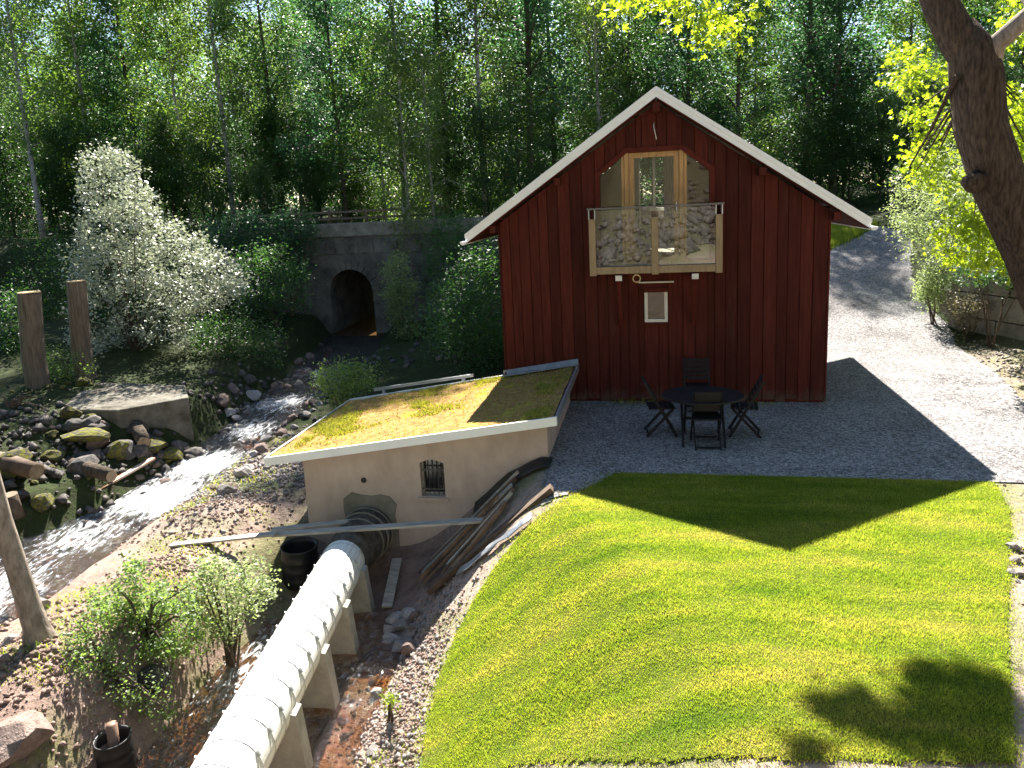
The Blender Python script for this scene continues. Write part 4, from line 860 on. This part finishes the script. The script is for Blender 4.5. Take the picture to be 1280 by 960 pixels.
for i in range(13):
    a0, a1 = math.pi*i/13+.012, math.pi*(i+1)/13-.012; r1 = TR+.30+.03*((i*7) % 3)
    MB().prism([(TX+TR*math.cos(a0), TS+TR*math.sin(a0)), (TX+r1*math.cos(a0), TS+r1*math.sin(a0)), (TX+r1*math.cos(a1), TS+r1*math.sin(a1)), (TX+TR*math.cos(a1), TS+TR*math.sin(a1))], FY-.04-.01*(i % 3), FY+.1).build('arch_stone', MT['bridge'], br_o, bevel=.015)
rs = random.Random(8)
for row in range(7):                     # rough stone courses of the face
    z0 = -1.1+row*.52; xx = -15.6+rs.uniform(0, .4)
    while xx < -6.2:
        wdt = rs.uniform(.45, .95); a, b = xx+.02, xx+wdt-.02
        if not (a < TX+TR+.36 and b > TX-TR-.36 and z0 < TS+TR+.36):
            MB().box((a, FY-rs.uniform(.012, .05), z0+.015), (b, FY+.05, z0+.505)).build('stone', MT['bridge'], br_o, bevel=.02)
        xx += wdt
tn = MB(); prof = [(TX-TR, -1.7), (TX-TR, TS)]+[(TX-TR*math.cos(math.pi*i/12), TS+TR*math.sin(math.pi*i/12)) for i in range(1, 12)]+[(TX+TR, TS), (TX+TR, -1.7)]
n = len(prof); tn.add([(x, BY+.06, z) for x, z in prof]+[(x, 18.6, z) for x, z in prof], [(i, i+1, i+1+n, i+n) for i in range(n-1)]); tn.build('tunnel_vault', MT['bridge'], br_o)
dk = MB(); dk.box((-12.5, BY+.11, 1.7), (-9.9, 18.7, 2.97)); dk.box((-12.5, BY+.11, -1.7), (TX-TR-.02, 18.7, 1.699)); dk.box((TX+TR+.02, BY+.11, -1.7), (-9.9, 18.7, 1.699)); dk.build('deck', MT['oldcon'], br_o)
rl_ = thing('road_railing', 'low brown wooden railing along the top of the bridge', 'railing', (0, 0, 0))
for i in range(6): xx = -15.2+i*1.5; MB().box((xx-.05, 13.2, 2.8), (xx+.05, 13.3, 3.66)).build('post', MT['brown_wood'], rl_)
for z in (3.3, 3.55): MB().box((-15.5, 13.16, z), (-7.4, 13.199, z+.08)).build('rail', MT['post_wood'], rl_)

# ------------------------------------------------------------------ retaining wall on the right
rt = thing('block_retaining_wall', 'grey retaining wall of stone blocks beside the driveway on the right', 'wall')
wa, wbp = PY(1186, 400, 5.6), PY(1300, 420, 3.6); wd = (wbp-wa); wd.z = 0; Lw = wd.length; wd.normalize(); wn_ = Vector((wd.y, -wd.x, 0)); s = 0; rr = random.Random(3)
for row in range(3):
    s = -.3 if row % 2 else 0
    while s < Lw+.6:
        bl = rr.uniform(.5, .85); a = wa+wd*(s+.01); b = wa+wd*(s+bl-.01); z0 = Hs(wa.x, wa.y)-.25+row*.56; o_ = wn_*rr.uniform(0, .05)
        mb = MB(); th = wn_*(-.35); v = [a+o_, b+o_, b+th, a+th]; mb.add([(p.x, p.y, z0+.008) for p in v]+[(p.x, p.y, z0+.55) for p in v], [(3, 2, 1, 0), (4, 5, 6, 7), (0, 1, 5, 4), (1, 2, 6, 5), (2, 3, 7, 6), (3, 0, 4, 7)])
        mb.build('block', MT['oldcon'], rt, bevel=.02); s += bl

# ------------------------------------------------------------------ foliage
def leaf_quads(C, ls, rg, aspect=.62, flat=.55, droop=0.):
    n = len(C); a = rg.normal(size=(n, 3)); a[:, 2] *= flat; a[:, 2] -= droop; a /= np.linalg.norm(a, axis=1)[:, None]
    b = rg.normal(size=(n, 3)); b[:, 2] *= flat; b -= a*(a*b).sum(1)[:, None]; b /= np.linalg.norm(b, axis=1)[:, None]
    s = ls*(.6+.8*rg.rand(n))[:, None]; w = s*aspect; nr = np.cross(a, b)
    V = np.stack([C-a*s*.5, C+b*w*.5+nr*s*.10-a*s*.05, C+a*s*.5, C-b*w*.5+nr*s*.10-a*s*.05], 1).reshape(-1, 3)
    return V, np.arange(4*n).reshape(-1, 4)
def maple_quads(C, ls, rg, **kw):
    n = len(C); a = rg.normal(size=(n, 3)); a[:, 2] *= .5; a[:, 2] -= .5; a /= np.linalg.norm(a, axis=1)[:, None]
    b = rg.normal(size=(n, 3)); b -= a*(a*b).sum(1)[:, None]; b /= np.linalg.norm(b, axis=1)[:, None]; nr = np.cross(a, b)
    s = ls*(.55+.75*rg.rand(n))[:, None]; V = [C]; Q = []
    for k, (th, l) in enumerate(((-1.35, .5), (-.62, .75), (0, 1.), (.62, .75), (1.35, .5))):
        for da, r in ((-.3, .52*l), (0, l), (.3, .52*l)):
            t = th+da; V.append(C+(a*math.cos(t)+b*math.sin(t))*s*r*.62+nr*s*.10*abs(math.sin(t)))
        Q.append((0, 3*k+1, 3*k+2, 3*k+3))
    V = np.stack(V, 1).reshape(-1, 3); Q = np.array(Q)
    return V, (Q[None]+16*np.arange(n)[:, None, None]).reshape(-1, 4)
def foliage_mesh(name, clusters, per, ls, seed, sig=.3, mat=None, **kw):
    rg = np.random.RandomState(seed); K = np.array([tuple(c[:3]) for c in clusters]); sg = np.array([c[3] if len(c) > 3 else sig for c in clusters])
    C = np.repeat(K, per, 0)+rg.normal(size=(len(K)*per, 3))*np.repeat(sg, per)[:, None]*np.array([1, 1, .95])
    v, q = (maple_quads if kw.pop('maple', 0) else leaf_quads)(C, ls, rg, **kw); me = fast_mesh(name, v, q)
    if mat: me.materials.append(mat)
    return me
def tree_proto(seed, h, base, rad, per, ls, tr, leafm, barkm, nl=20, lean=(0, 0), sig=.36, droop=0., top=1.):
    rg = random.Random(seed); mb = MB(); path = []; x = y = 0
    for i in range(9):
        t = i/8; path.append(Vector((lean[0]*t*h+.12*math.sin(seed+3*t)*h*.04, lean[1]*t*h+.12*math.cos(seed*2+4*t)*h*.04, -.3+t*(h*.95+.3))))
    mb.tube(path, [tr*1.25]+[tr*(1-.82*i/8) for i in range(1, 9)], 9, True, .06, seed)
    def at(t): f = t*8; i = min(7, int(f)); return path[i].lerp(path[i+1], f-i)
    cl = []
    for k in range(nl):
        t = base/h+(1-base/h)*((k+rg.random())/nl)*.97; p = at(t); tt = (t-base/h)/(1-base/h)
        ln = rad*(.45+.75*math.sin(math.pi*min(1, tt*.8+.18)))*rg.uniform(.65, 1.2)*(1 if tt < .8 else top); az = k*2.4+rg.uniform(-.5, .5); el = rg.uniform(.2, 1.15)
        dv = Vector((math.cos(az)*math.cos(el), math.sin(az)*math.cos(el), math.sin(el))); m1 = p+dv*ln*.5+Vector((0, 0, .05)); e = p+dv*ln+Vector((0, 0, -.18*ln*(1+droop)))
        r0_ = tr*(1-.8*t)*.42; mb.tube([p, m1, e], [r0_, r0_*.6, .012], 5, False, 0, k)
        for j in range(5):
            q = .3+.7*(j+rg.random())/5; c = p.lerp(m1, q*2) if q < .5 else m1.lerp(e, q*2-1)
            cl.append((c.x+rg.gauss(0, .22), c.y+rg.gauss(0, .22), c.z+rg.gauss(0, .38)-droop*.3*rg.random(), sig*rg.uniform(.6, 1.25)))
            if rg.random() < .5:
                c2 = Vector((c.x+rg.gauss(0, .55), c.y+rg.gauss(0, .55), c.z+rg.gauss(0, .4))); mb.tube([c, c2], [.014, .006], 4, False); cl.append((c2.x, c2.y, c2.z, sig*rg.uniform(.5, 1)))
    cm = foliage_mesh('crown', cl, per, ls, seed, mat=leafm, droop=droop); tm = mesh_from('trunk', mb.v, mb.f, True); tm.materials.append(barkm); return tm, cm
PROTO = {
 'a': tree_proto(1, 15, 2.4, 2.8, 80, .135, .15, LEAF['forest'], MT['bark'], 34),
 'b': tree_proto(2, 16, 3.2, 2.6, 80, .13, .14, LEAF['forest2'], MT['bark'], 34),
 'c': tree_proto(3, 14, 1.6, 3.0, 80, .135, .13, LEAF['dark'], MT['bark'], 34),
 'd': tree_proto(4, 16, 4.5, 2.0, 70, .11, .12, LEAF['birch'], MT['pale_bark'], 28, droop=.5),
 'e': tree_proto(5, 13, .8, 2.9, 85, .135, .12, LEAF['forest'], MT['bark'], 34),
 'f': tree_proto(6, 17, 5.0, 2.8, 80, .135, .19, LEAF['forest2'], MT['bark'], 30),
 'h': tree_proto(8, 14, 2.0, 2.7, 80, .135, .12, LEAF['bright'], MT['pale_bark'], 34),
 'g': tree_proto(7, 8, .3, 2.4, 85, .125, .08, LEAF['dark'], MT['bark'], 26),
}
def put_tree(kind, px, Y, sc, label, group=None, name='leafy_tree', rz_=None):
    p = PY(px, 250, Y); z = Hs(p.x, p.y); o = thing(name, label, 'tree', (p.x, p.y, z-.05), rnd.uniform(0, 6.28) if rz_ is None else rz_, group); o.scale = (sc*rnd.uniform(.9, 1.1), sc*rnd.uniform(.9, 1.1), sc)
    link('trunk', PROTO[kind][0], None, o); link('crown', PROTO[kind][1], None, o); return o
put_tree('d', 48, 14.5, .95, 'tall pale-trunked tree with glinting leaves near the left edge')
put_tree('b', 180, 19, 1, 'slender tree rising behind the silvery bush')
put_tree('d', 288, 17.5, 1, 'thin grey-trunked birch left of the bridge')
put_tree('a', 348, 20, .95, 'leafy tree standing right behind the left end of the bridge')
def put_birch(px, py, sc, kind, label):
    p = G(px, py); o = thing('birch_tree', label, 'tree', (p.x, p.y, p.z-.05), rnd.uniform(0, 6.28)); o.scale = (sc,)*3; link('trunk', PROTO[kind][0], None, o); link('crown', PROTO[kind][1], None, o)
put_birch(520, 400, .72, 'd', 'pale birch growing on the bank in front of the bridge')
put_birch(548, 385, .62, 'd', 'thinner pale birch just right of the bridge birch')
put_tree('a', 508, 16.5, 1.05, 'dense leafy tree standing over the stream tunnel')
put_tree('c', 562, 17.0, 1.1, 'dense dark tree on the road bank right of the tunnel')
put_tree('f', 666, 19, 1, 'thick-trunked tree whose trunk shows above the left roof slope')
put_tree('d', 748, 23, 1, 'pale slim tree above the left half of the gable')
put_tree('f', 1005, 27, 1.1, 'dark tree leaning up behind the right roof slope')
put_tree('f', 1042, 29, 1.15, 'dark many-limbed tree at the far end of the driveway')
rf2 = random.Random(21)
rows = [(18.5, [-70, 110, 235, 420, 470, 605], ['a', 'h', 'b', 'd']), (26, [-120, -20, 60, 140, 215, 300, 385, 445, 560, 630, 700, 790, 860, 930, 1165, 1275, 1370], ['a', 'b', 'h', 'e', 'f', 'd']),
        (34, [-150, -60, 20, 95, 175, 255, 335, 405, 480, 605, 675, 745, 815, 885, 950, 1020, 1125, 1190, 1280, 1380], ['a', 'h', 'e', 'd'])]
names = ['leafy tree in the front row of the wood behind the bridge', 'leafy tree in the second row of the wood', 'leafy tree deeper in the wood']
for ri, (Y, pxs, ks) in enumerate(rows):
    for px in pxs: put_tree(rf2.choice(ks), px+rf2.uniform(-12, 12), Y+rf2.uniform(-2, 2), rf2.uniform(.85, 1.1), names[ri], names[ri].replace('tree', 'trees'))
for i, (tx, ty, k_) in enumerate([(-26, -20, 'a'), (-19, -25, 'c'), (-12, -24, 'e'), (-6, -27, 'b'), (0, -25, 'a'), (6, -27, 'c'), (12, -24, 'e'), (18, -21, 'a'), (17, -13, 'c'), (16, -6, 'a'), (15, 1, 'e'), (-24, -12, 'c'), (-22, -5, 'a')]):  # unseen trees, added to cut the sky light on the gable
    o = thing('leafy_tree', 'unseen leafy tree added beside and behind the viewer to block sky light', 'tree', (tx, ty, Hs(tx, ty)-.05), i*1.3, 'unseen added trees blocking sky light'); o.scale = (1.15,)*3
    link('trunk', PROTO[k_][0], None, o); link('crown', PROTO[k_][1], None, o)
# understorey
for i in range(12):
    put_tree('g', -60+i*42+rf2.uniform(-12, 12), 20.5+rf2.uniform(-1, 3), rf2.uniform(.55, .8), 'low bushy tree along the road behind the bridge', 'low bushy trees along the road', 'young_tree')
for i in range(26):
    put_tree('g', -60+i*53+rf2.uniform(-15, 15), rf2.choice([28, 31, 38, 40]), rf2.uniform(.8, 1.2), 'low bushy tree between the trunks of the wood', 'low bushy trees inside the wood', 'young_tree')
for i, (px, Y, sc) in enumerate([(-40, 11, .6), (10, 16, .8), (90, 15.5, .6), (150, 15, .5), (215, 16, .62), (265, 15.5, .5), (330, 15.2, .36), (395, 18, .45), (450, 19, .5), (560, 14.6, .5), (610, 13.5, .6), (650, 16, .7), (1100, 24, .6), (1060, 26, .7), (1010, 25, .6), (1150, 22, .6), (1235, 19, .6)]):
    put_tree('g', px, Y, sc, 'dark young tree in the undergrowth at the edge of the wood', 'young trees of the undergrowth', 'young_tree')
rg = np.random.RandomState(77); n = 110000; a = rg.uniform(-75, 60, n); C = np.stack([a, rg.uniform(46, 70, n), 2+26*rg.rand(n)**1.0], -1); ok = C[:, 2] < 12+16*vnoise(C[:, 0]*.25, C[:, 1]*.2); C = C[ok]
v, q = leaf_quads(C, .55, rg); tag(link('far_wood', fast_mesh('far_wood', v, q), LEAF['forest']), 'far mass of woodland closing the view', None, None, 'stuff')

def blob(name, label, poly, Y0, Y1, ncl, per, ls, mat, sig=.14, seed=1, cat='bush', base=None, group=None, droop=0., stems=5, hmin=None, barkm='bark', aspect=.62):
    rg = random.Random(seed); xs_ = [p[0] for p in poly]; ys_ = [p[1] for p in poly]; cl = []
    while len(cl) < ncl:
        px, py = rg.uniform(min(xs_), max(xs_)), rg.uniform(min(ys_), max(ys_))
        if inpoly(np.array(px), np.array(py), poly):
            p = PY(px, py, rg.uniform(Y0, Y1)); g = Hs(p.x, p.y)
            if p.z < g+.03: p.z = g+rg.uniform(.02, .25)
            cl.append((p.x, p.y, p.z, sig*rg.uniform(.6, 1.3)))
    bx, by = (base[0], base[1]) if base else (sum(xs_)/len(xs_), max(ys_)); b = PY(bx, by, (Y0+Y1)/2); gb = Hs(b.x, b.y)
    o = thing(name, label, cat, (b.x, b.y, gb), 0, group)
    cl2 = [(c[0]-b.x, c[1]-b.y, c[2]-gb, c[3]) for c in cl]
    link('foliage', foliage_mesh('foliage', cl2, per, ls, seed, mat=LEAF[mat], droop=droop, aspect=aspect), None, o)
    mb = MB()
    for k in range(stems):
        c = Vector(cl2[rg.randrange(len(cl2))][:3]); mb.tube([(rg.uniform(-.08, .08), rg.uniform(-.08, .08), -.1), c*.5+Vector((0, 0, .1)), c], [.02, .014, .006], 5, False)
    if stems: mb.build('stem', MT[barkm], o)
    return o
blob('silver_bush', 'large bush with silvery white sunlit leaves on the left bank', [(98, 192), (165, 190), (188, 255), (235, 290), (275, 315), (308, 350), (295, 378), (245, 388), (232, 440), (195, 420), (165, 430), (120, 455), (82, 425), (84, 345), (105, 270)], 3.6, 5.6, 330, 62, .085, 'silver', .16, 5, base=(170, 440), stems=26)
blob('green_bush', 'leafy green bush on the dirt mound left of the pipe', [(120, 770), (150, 720), (172, 690), (195, 735), (235, 728), (255, 770), (255, 815), (215, 840), (160, 838), (118, 815)], -6.5, -5.8, 90, 52, .045, 'shrub', .085, 6, stems=20, base=(190, 840))
blob('green_bush', 'pale green bush close to the pipe below the planks', [(245, 705), (300, 690), (340, 712), (335, 742), (310, 780), (275, 815), (250, 790)], -5.9, -5.3, 60, 52, .045, 'pale', .085, 7, stems=14, base=(285, 790))
blob('weed_clump', 'dark green weeds in the shade at the bottom left', [(95, 862), (140, 850), (215, 862), (210, 895), (140, 900), (90, 895)], -7.0, -6.6, 34, 50, .035, 'shrub', .07, 8, stems=10, base=(150, 920))
blob('green_bush', 'bright green bush at the back corner of the planted roof', [(398, 462), (440, 455), (474, 462), (470, 490), (430, 500), (398, 495)], .5, 1.6, 60, 55, .055, 'shrub', .12, 9, base=(430, 505))
blob('hanging_shrub', 'sunlit pale leaved shrub beside the birch before the bridge', [(488, 320), (505, 325), (522, 345), (515, 400), (525, 430), (505, 430), (490, 390), (480, 350)], 8.6, 9.8, 90, 55, .085, 'pale', .16, 10, base=(510, 430))
blob('shrub_thicket', 'dense dark green thicket left of the red house', [(540, 375), (575, 330), (625, 300), (628, 462), (560, 455), (530, 420)], 2.0, 6.5, 170, 70, .075, 'forest', .22, 11, base=(585, 462), stems=12)
blob('shrub_thicket', 'dark green shrub on the bank left of the tunnel', [(300, 320), (350, 300), (382, 340), (378, 390), (330, 400), (305, 370)], 8.5, 10.5, 90, 60, .085, 'forest', .2, 12, base=(345, 405))
blob('shrub_thicket', 'bluish green shrub at the left end of the bridge', [(262, 280), (320, 262), (370, 280), (365, 312), (300, 318), (265, 305)], 11, 12.2, 90, 60, .09, 'forest2', .22, 13, base=(315, 345))
blob('shrub_thicket', 'low dark bush on the bank right of the silvery bush', [(235, 400), (300, 385), (345, 410), (350, 450), (290, 480), (235, 460)], 4.5, 6.5, 90, 60, .075, 'dark', .18, 14, base=(290, 480))
blob('shrub_thicket', 'dark leafy bush at the far left edge behind the posts', [(0, 360), (28, 370), (30, 470), (0, 475)], 3.5, 5, 60, 60, .075, 'dark', .2, 15, base=(12, 480))
blob('shrub_thicket', 'leafy shrub hanging over the left end of the bridge wall', [(340, 275), (385, 262), (398, 300), (380, 345), (345, 350)], 11.2, 12.2, 60, 60, .085, 'forest2', .17, 24, base=(365, 400))
blob('shrub_thicket', 'green shrubs covering the bridge wall between birch and red house', [(528, 285), (560, 270), (605, 290), (615, 340), (580, 375), (535, 370)], 9.5, 11.8, 110, 60, .085, 'forest', .2, 25, base=(570, 400))
blob('ivy_clump', 'dark creeper hanging over the stone block wall on the right', [(1200, 325), (1285, 322), (1290, 352), (1262, 366), (1240, 350), (1215, 372), (1200, 350)], 3.3, 4.6, 50, 50, .06, 'dark', .1, 26, base=(1240, 400))
blob('ivy_clump', 'dark ivy around the feet of the timber posts', [(30, 440), (75, 430), (110, 440), (130, 470), (90, 488), (40, 492)], 1.4, 2.4, 50, 50, .05, 'shrub', .12, 16, base=(80, 490))
blob('shrub_thicket', 'dark undergrowth behind the silvery bush', [(0, 300), (60, 290), (240, 300), (330, 330), (300, 420), (100, 440), (0, 430)], 7.5, 10.5, 220, 70, .09, 'dark', .26, 17, base=(160, 450))
blob('pale_shrub', 'soft pale green shrub between driveway and big tree', [(1118, 235), (1150, 205), (1195, 175), (1225, 215), (1225, 300), (1190, 322), (1140, 315), (1115, 270)], 6.5, 8.2, 150, 65, .07, 'pale', .17, 18, base=(1175, 360), aspect=.4)
blob('pale_shrub', 'small pale shrub at the driveway corner below the maple', [(1145, 345), (1165, 325), (1190, 330), (1190, 375), (1170, 392), (1148, 380)], 5.4, 6.2, 60, 60, .05, 'pale', .1, 19, base=(1170, 392))
blob('dry_plant', 'brownish dry plant at the foot of the retaining wall', [(1185, 375), (1215, 368), (1238, 380), (1235, 408), (1200, 415)], 4.4, 5.2, 36, 50, .05, 'dry', .09, 20, base=(1212, 415))
blob('weed_clump', 'light green weeds under the left end of the bush', [(262, 640), (330, 600), (372, 600), (372, 660), (300, 660)], -2.6, -1.6, 14, 40, .03, 'pale', .06, 21, stems=0)
blob('weed_clump', 'small bright yellow-green plant in the rubble beside the hose', [(478, 872), (492, 872), (492, 888), (478, 888)], -6.6, -6.4, 5, 40, .035, 'maple', .035, 22, stems=2)
blob('twig_bush', 'bare brushy shrub on the left bank below the posts', [(0, 490), (60, 500), (70, 560), (30, 590), (0, 560)], -.8, .2, 14, 14, .05, 'dry', .12, 23, stems=40, base=(30, 600), barkm='brown_wood')

# ------------------------------------------------------------------ the big maple on the right
TY = 1.0
bt_b = PY(1352, 505, TY); bt_b.z = Hs(bt_b.x, bt_b.y)
maple = thing('maple_tree', 'big old leaning maple with dark trunk and bright backlit leaves', 'tree', bt_b)
loc = lambda p: tuple(Vector(p)-bt_b)
tp = [bt_b+Vector((.15, 0, -.3)), PY(1330, 410, TY), PY(1293, 315, TY), PY(1250, 232, TY), PY(1226, 160, TY), PY(1220, 95, TY), PY(1212, 62, TY), PY(1200, 30, TY)]
MB().tube([loc(p) for p in tp], [.68, .49, .44, .41, .385, .41, .35, .22], 20, True, .05, 2).build('trunk', MT['bigbark'], maple, True)
L1 = [PY(1224, 85, TY), PY(1196, 45, TY), PY(1176, 5, TY+.1), PY(1150, -60, TY+.3), PY(1110, -170, TY+.6), PY(1040, -260, TY+.4)]
L2 = [PY(1226, 95, TY), PY(1245, 55, TY-.1), PY(1290, 15, TY-.3), PY(1360, -40, TY-.6), PY(1450, -150, TY-.8)]
MB().tube([loc(p) for p in L1], [.34, .29, .27, .24, .19, .13], 14, True, .05, 3).build('limb', MT['bigbark'], maple, True)
MB().tube([loc(p) for p in L2], [.30, .16, .13, .11, .07], 14, True, .05, 4).build('limb', MT['lean_bark'], maple, True)  # paler bark than the trunk, standing in for sunlight on this limb
kn = PY(1214, 228, TY-.45); MB().tube([loc(kn+Vector((.2, .25, 0))), loc(kn+Vector((-.02, .02, .0))), loc(kn+Vector((-.1, -.02, .03)))], [.2, .14, .07], 9, True, .25, 6).build('burl', MT['bigbark'], maple, True)
cl = []; rm = random.Random(31)
def px_clumps(poly, Y0, Y1, n, sg):
    X = [p[0] for p in poly]; Y = [p[1] for p in poly]; k = 0
    while k < n:
        px, py = rm.uniform(min(X), max(X)), rm.uniform(min(Y), max(Y))
        if inpoly(np.array(px), np.array(py), poly): cl.append((*loc(PY(px, py, rm.uniform(Y0, Y1))), sg*rm.uniform(.6, 1.3))); k += 1
px_clumps([(1105, 70), (1150, 60), (1200, 110), (1215, 240), (1200, 260), (1150, 235), (1135, 190), (1140, 130)], 2.2, 4.2, 42, .16)
px_clumps([(1175, 280), (1225, 262), (1262, 285), (1268, 338), (1200, 328), (1165, 318)], 1.6, 3.0, 40, .13)
px_clumps([(1250, -10), (1290, -10), (1290, 90), (1262, 60)], 1.5, 3, 12, .16)
px_clumps([(1258, 120), (1290, 90), (1295, 300), (1275, 250)], 1.8, 3., 34, .15)
for (px, py, sg) in [(1190, 868, .17), (1160, 900, .2), (1230, 905, .2), (1100, 905, .14), (1205, 940, .2), (1078, 878, .06), (1078, 890, .07), (1035, 890, .07), (1055, 905, .10), (1165, 845, .06), (1155, 858, .07), (1250, 870, .14), (1180, 925, .18), (1270, 900, .2), (1140, 930, .14), (1012, 950, .08), (1240, 950, .2), (1215, 855, .12), (1120, 915, .1)]:
    g = G(px, py); hh = 8.6+rm.uniform(-.25, .25); c = g-SUN*(hh/(-SUN.z)); cl.append((*loc(c), sg*.72)); cl.append((*loc(c+Vector((rm.gauss(0, .05), 0, .05))), sg*.72)); cl.append((*loc(c), sg*.5))
for i in range(90):
    a = rm.uniform(0, 6.28); q = rm.random()**.5; cl.append((*loc((11.2+2.2*q*math.cos(a), 0+3.0*q*math.sin(a), 8.2+2.5*rm.random())), .35))
far_cl = cl; cl = []
px_clumps([(738, -45), (965, -45), (950, 20), (925, 46), (880, 52), (850, 26), (800, 26), (745, 6)], -6.8, -5.2, 46, .095)
link('crown', foliage_mesh('crown', cl, 20, .12, 34, mat=LEAF['maple'], maple=1), None, maple)
cl = far_cl
link('crown', foliage_mesh('crown', cl, 38, .17, 33, mat=LEAF['maple'], maple=1), None, maple)
bm_ = MB(); hub = Vector(loc(L1[-1])); tgt = Vector(loc(G(1170, 890)-SUN*(8.6/(-SUN.z)))); bm_.tube([hub, hub.lerp(tgt, .5)+Vector((0, 0, .3)), tgt], [.14, .09, .03], 8)
bm_.build('branch', MT['bigbark'], maple, True); bm_ = MB()
t2 = Vector(loc(PY(850, -20, -6.0))); bm_.tube([tgt, tgt.lerp(t2, .5)+Vector((0, 0, .6)), t2], [.06, .04, .018], 8)
bm_.build('branch', MT['bigbark'], maple, True); bm_ = MB()
for c in cl[::7]:
    c = Vector(c[:3]); near = min([Vector(loc(p)) for p in L1+L2]+[tgt, t2, hub.lerp(tgt, .5), hub.lerp(t2, .5)], key=lambda p: (p-c).length)
    if (near-c).length < 2.8: bm_.tube([near, near.lerp(c, .5)+Vector((0, 0, .12)), c], [.035, .022, .008], 5, False)
MB().tube([loc(PY(1196, 95, TY-.3)), loc(PY(1165, 160, 1.6)), loc(PY(1136, 210, 2.2))], [.045, .03, .015], 6).build('branch', MT['bigbark'], maple, True)
tag(bm_.build('twigs', MT['bigbark'], maple, True), None, None, None, 'stuff')
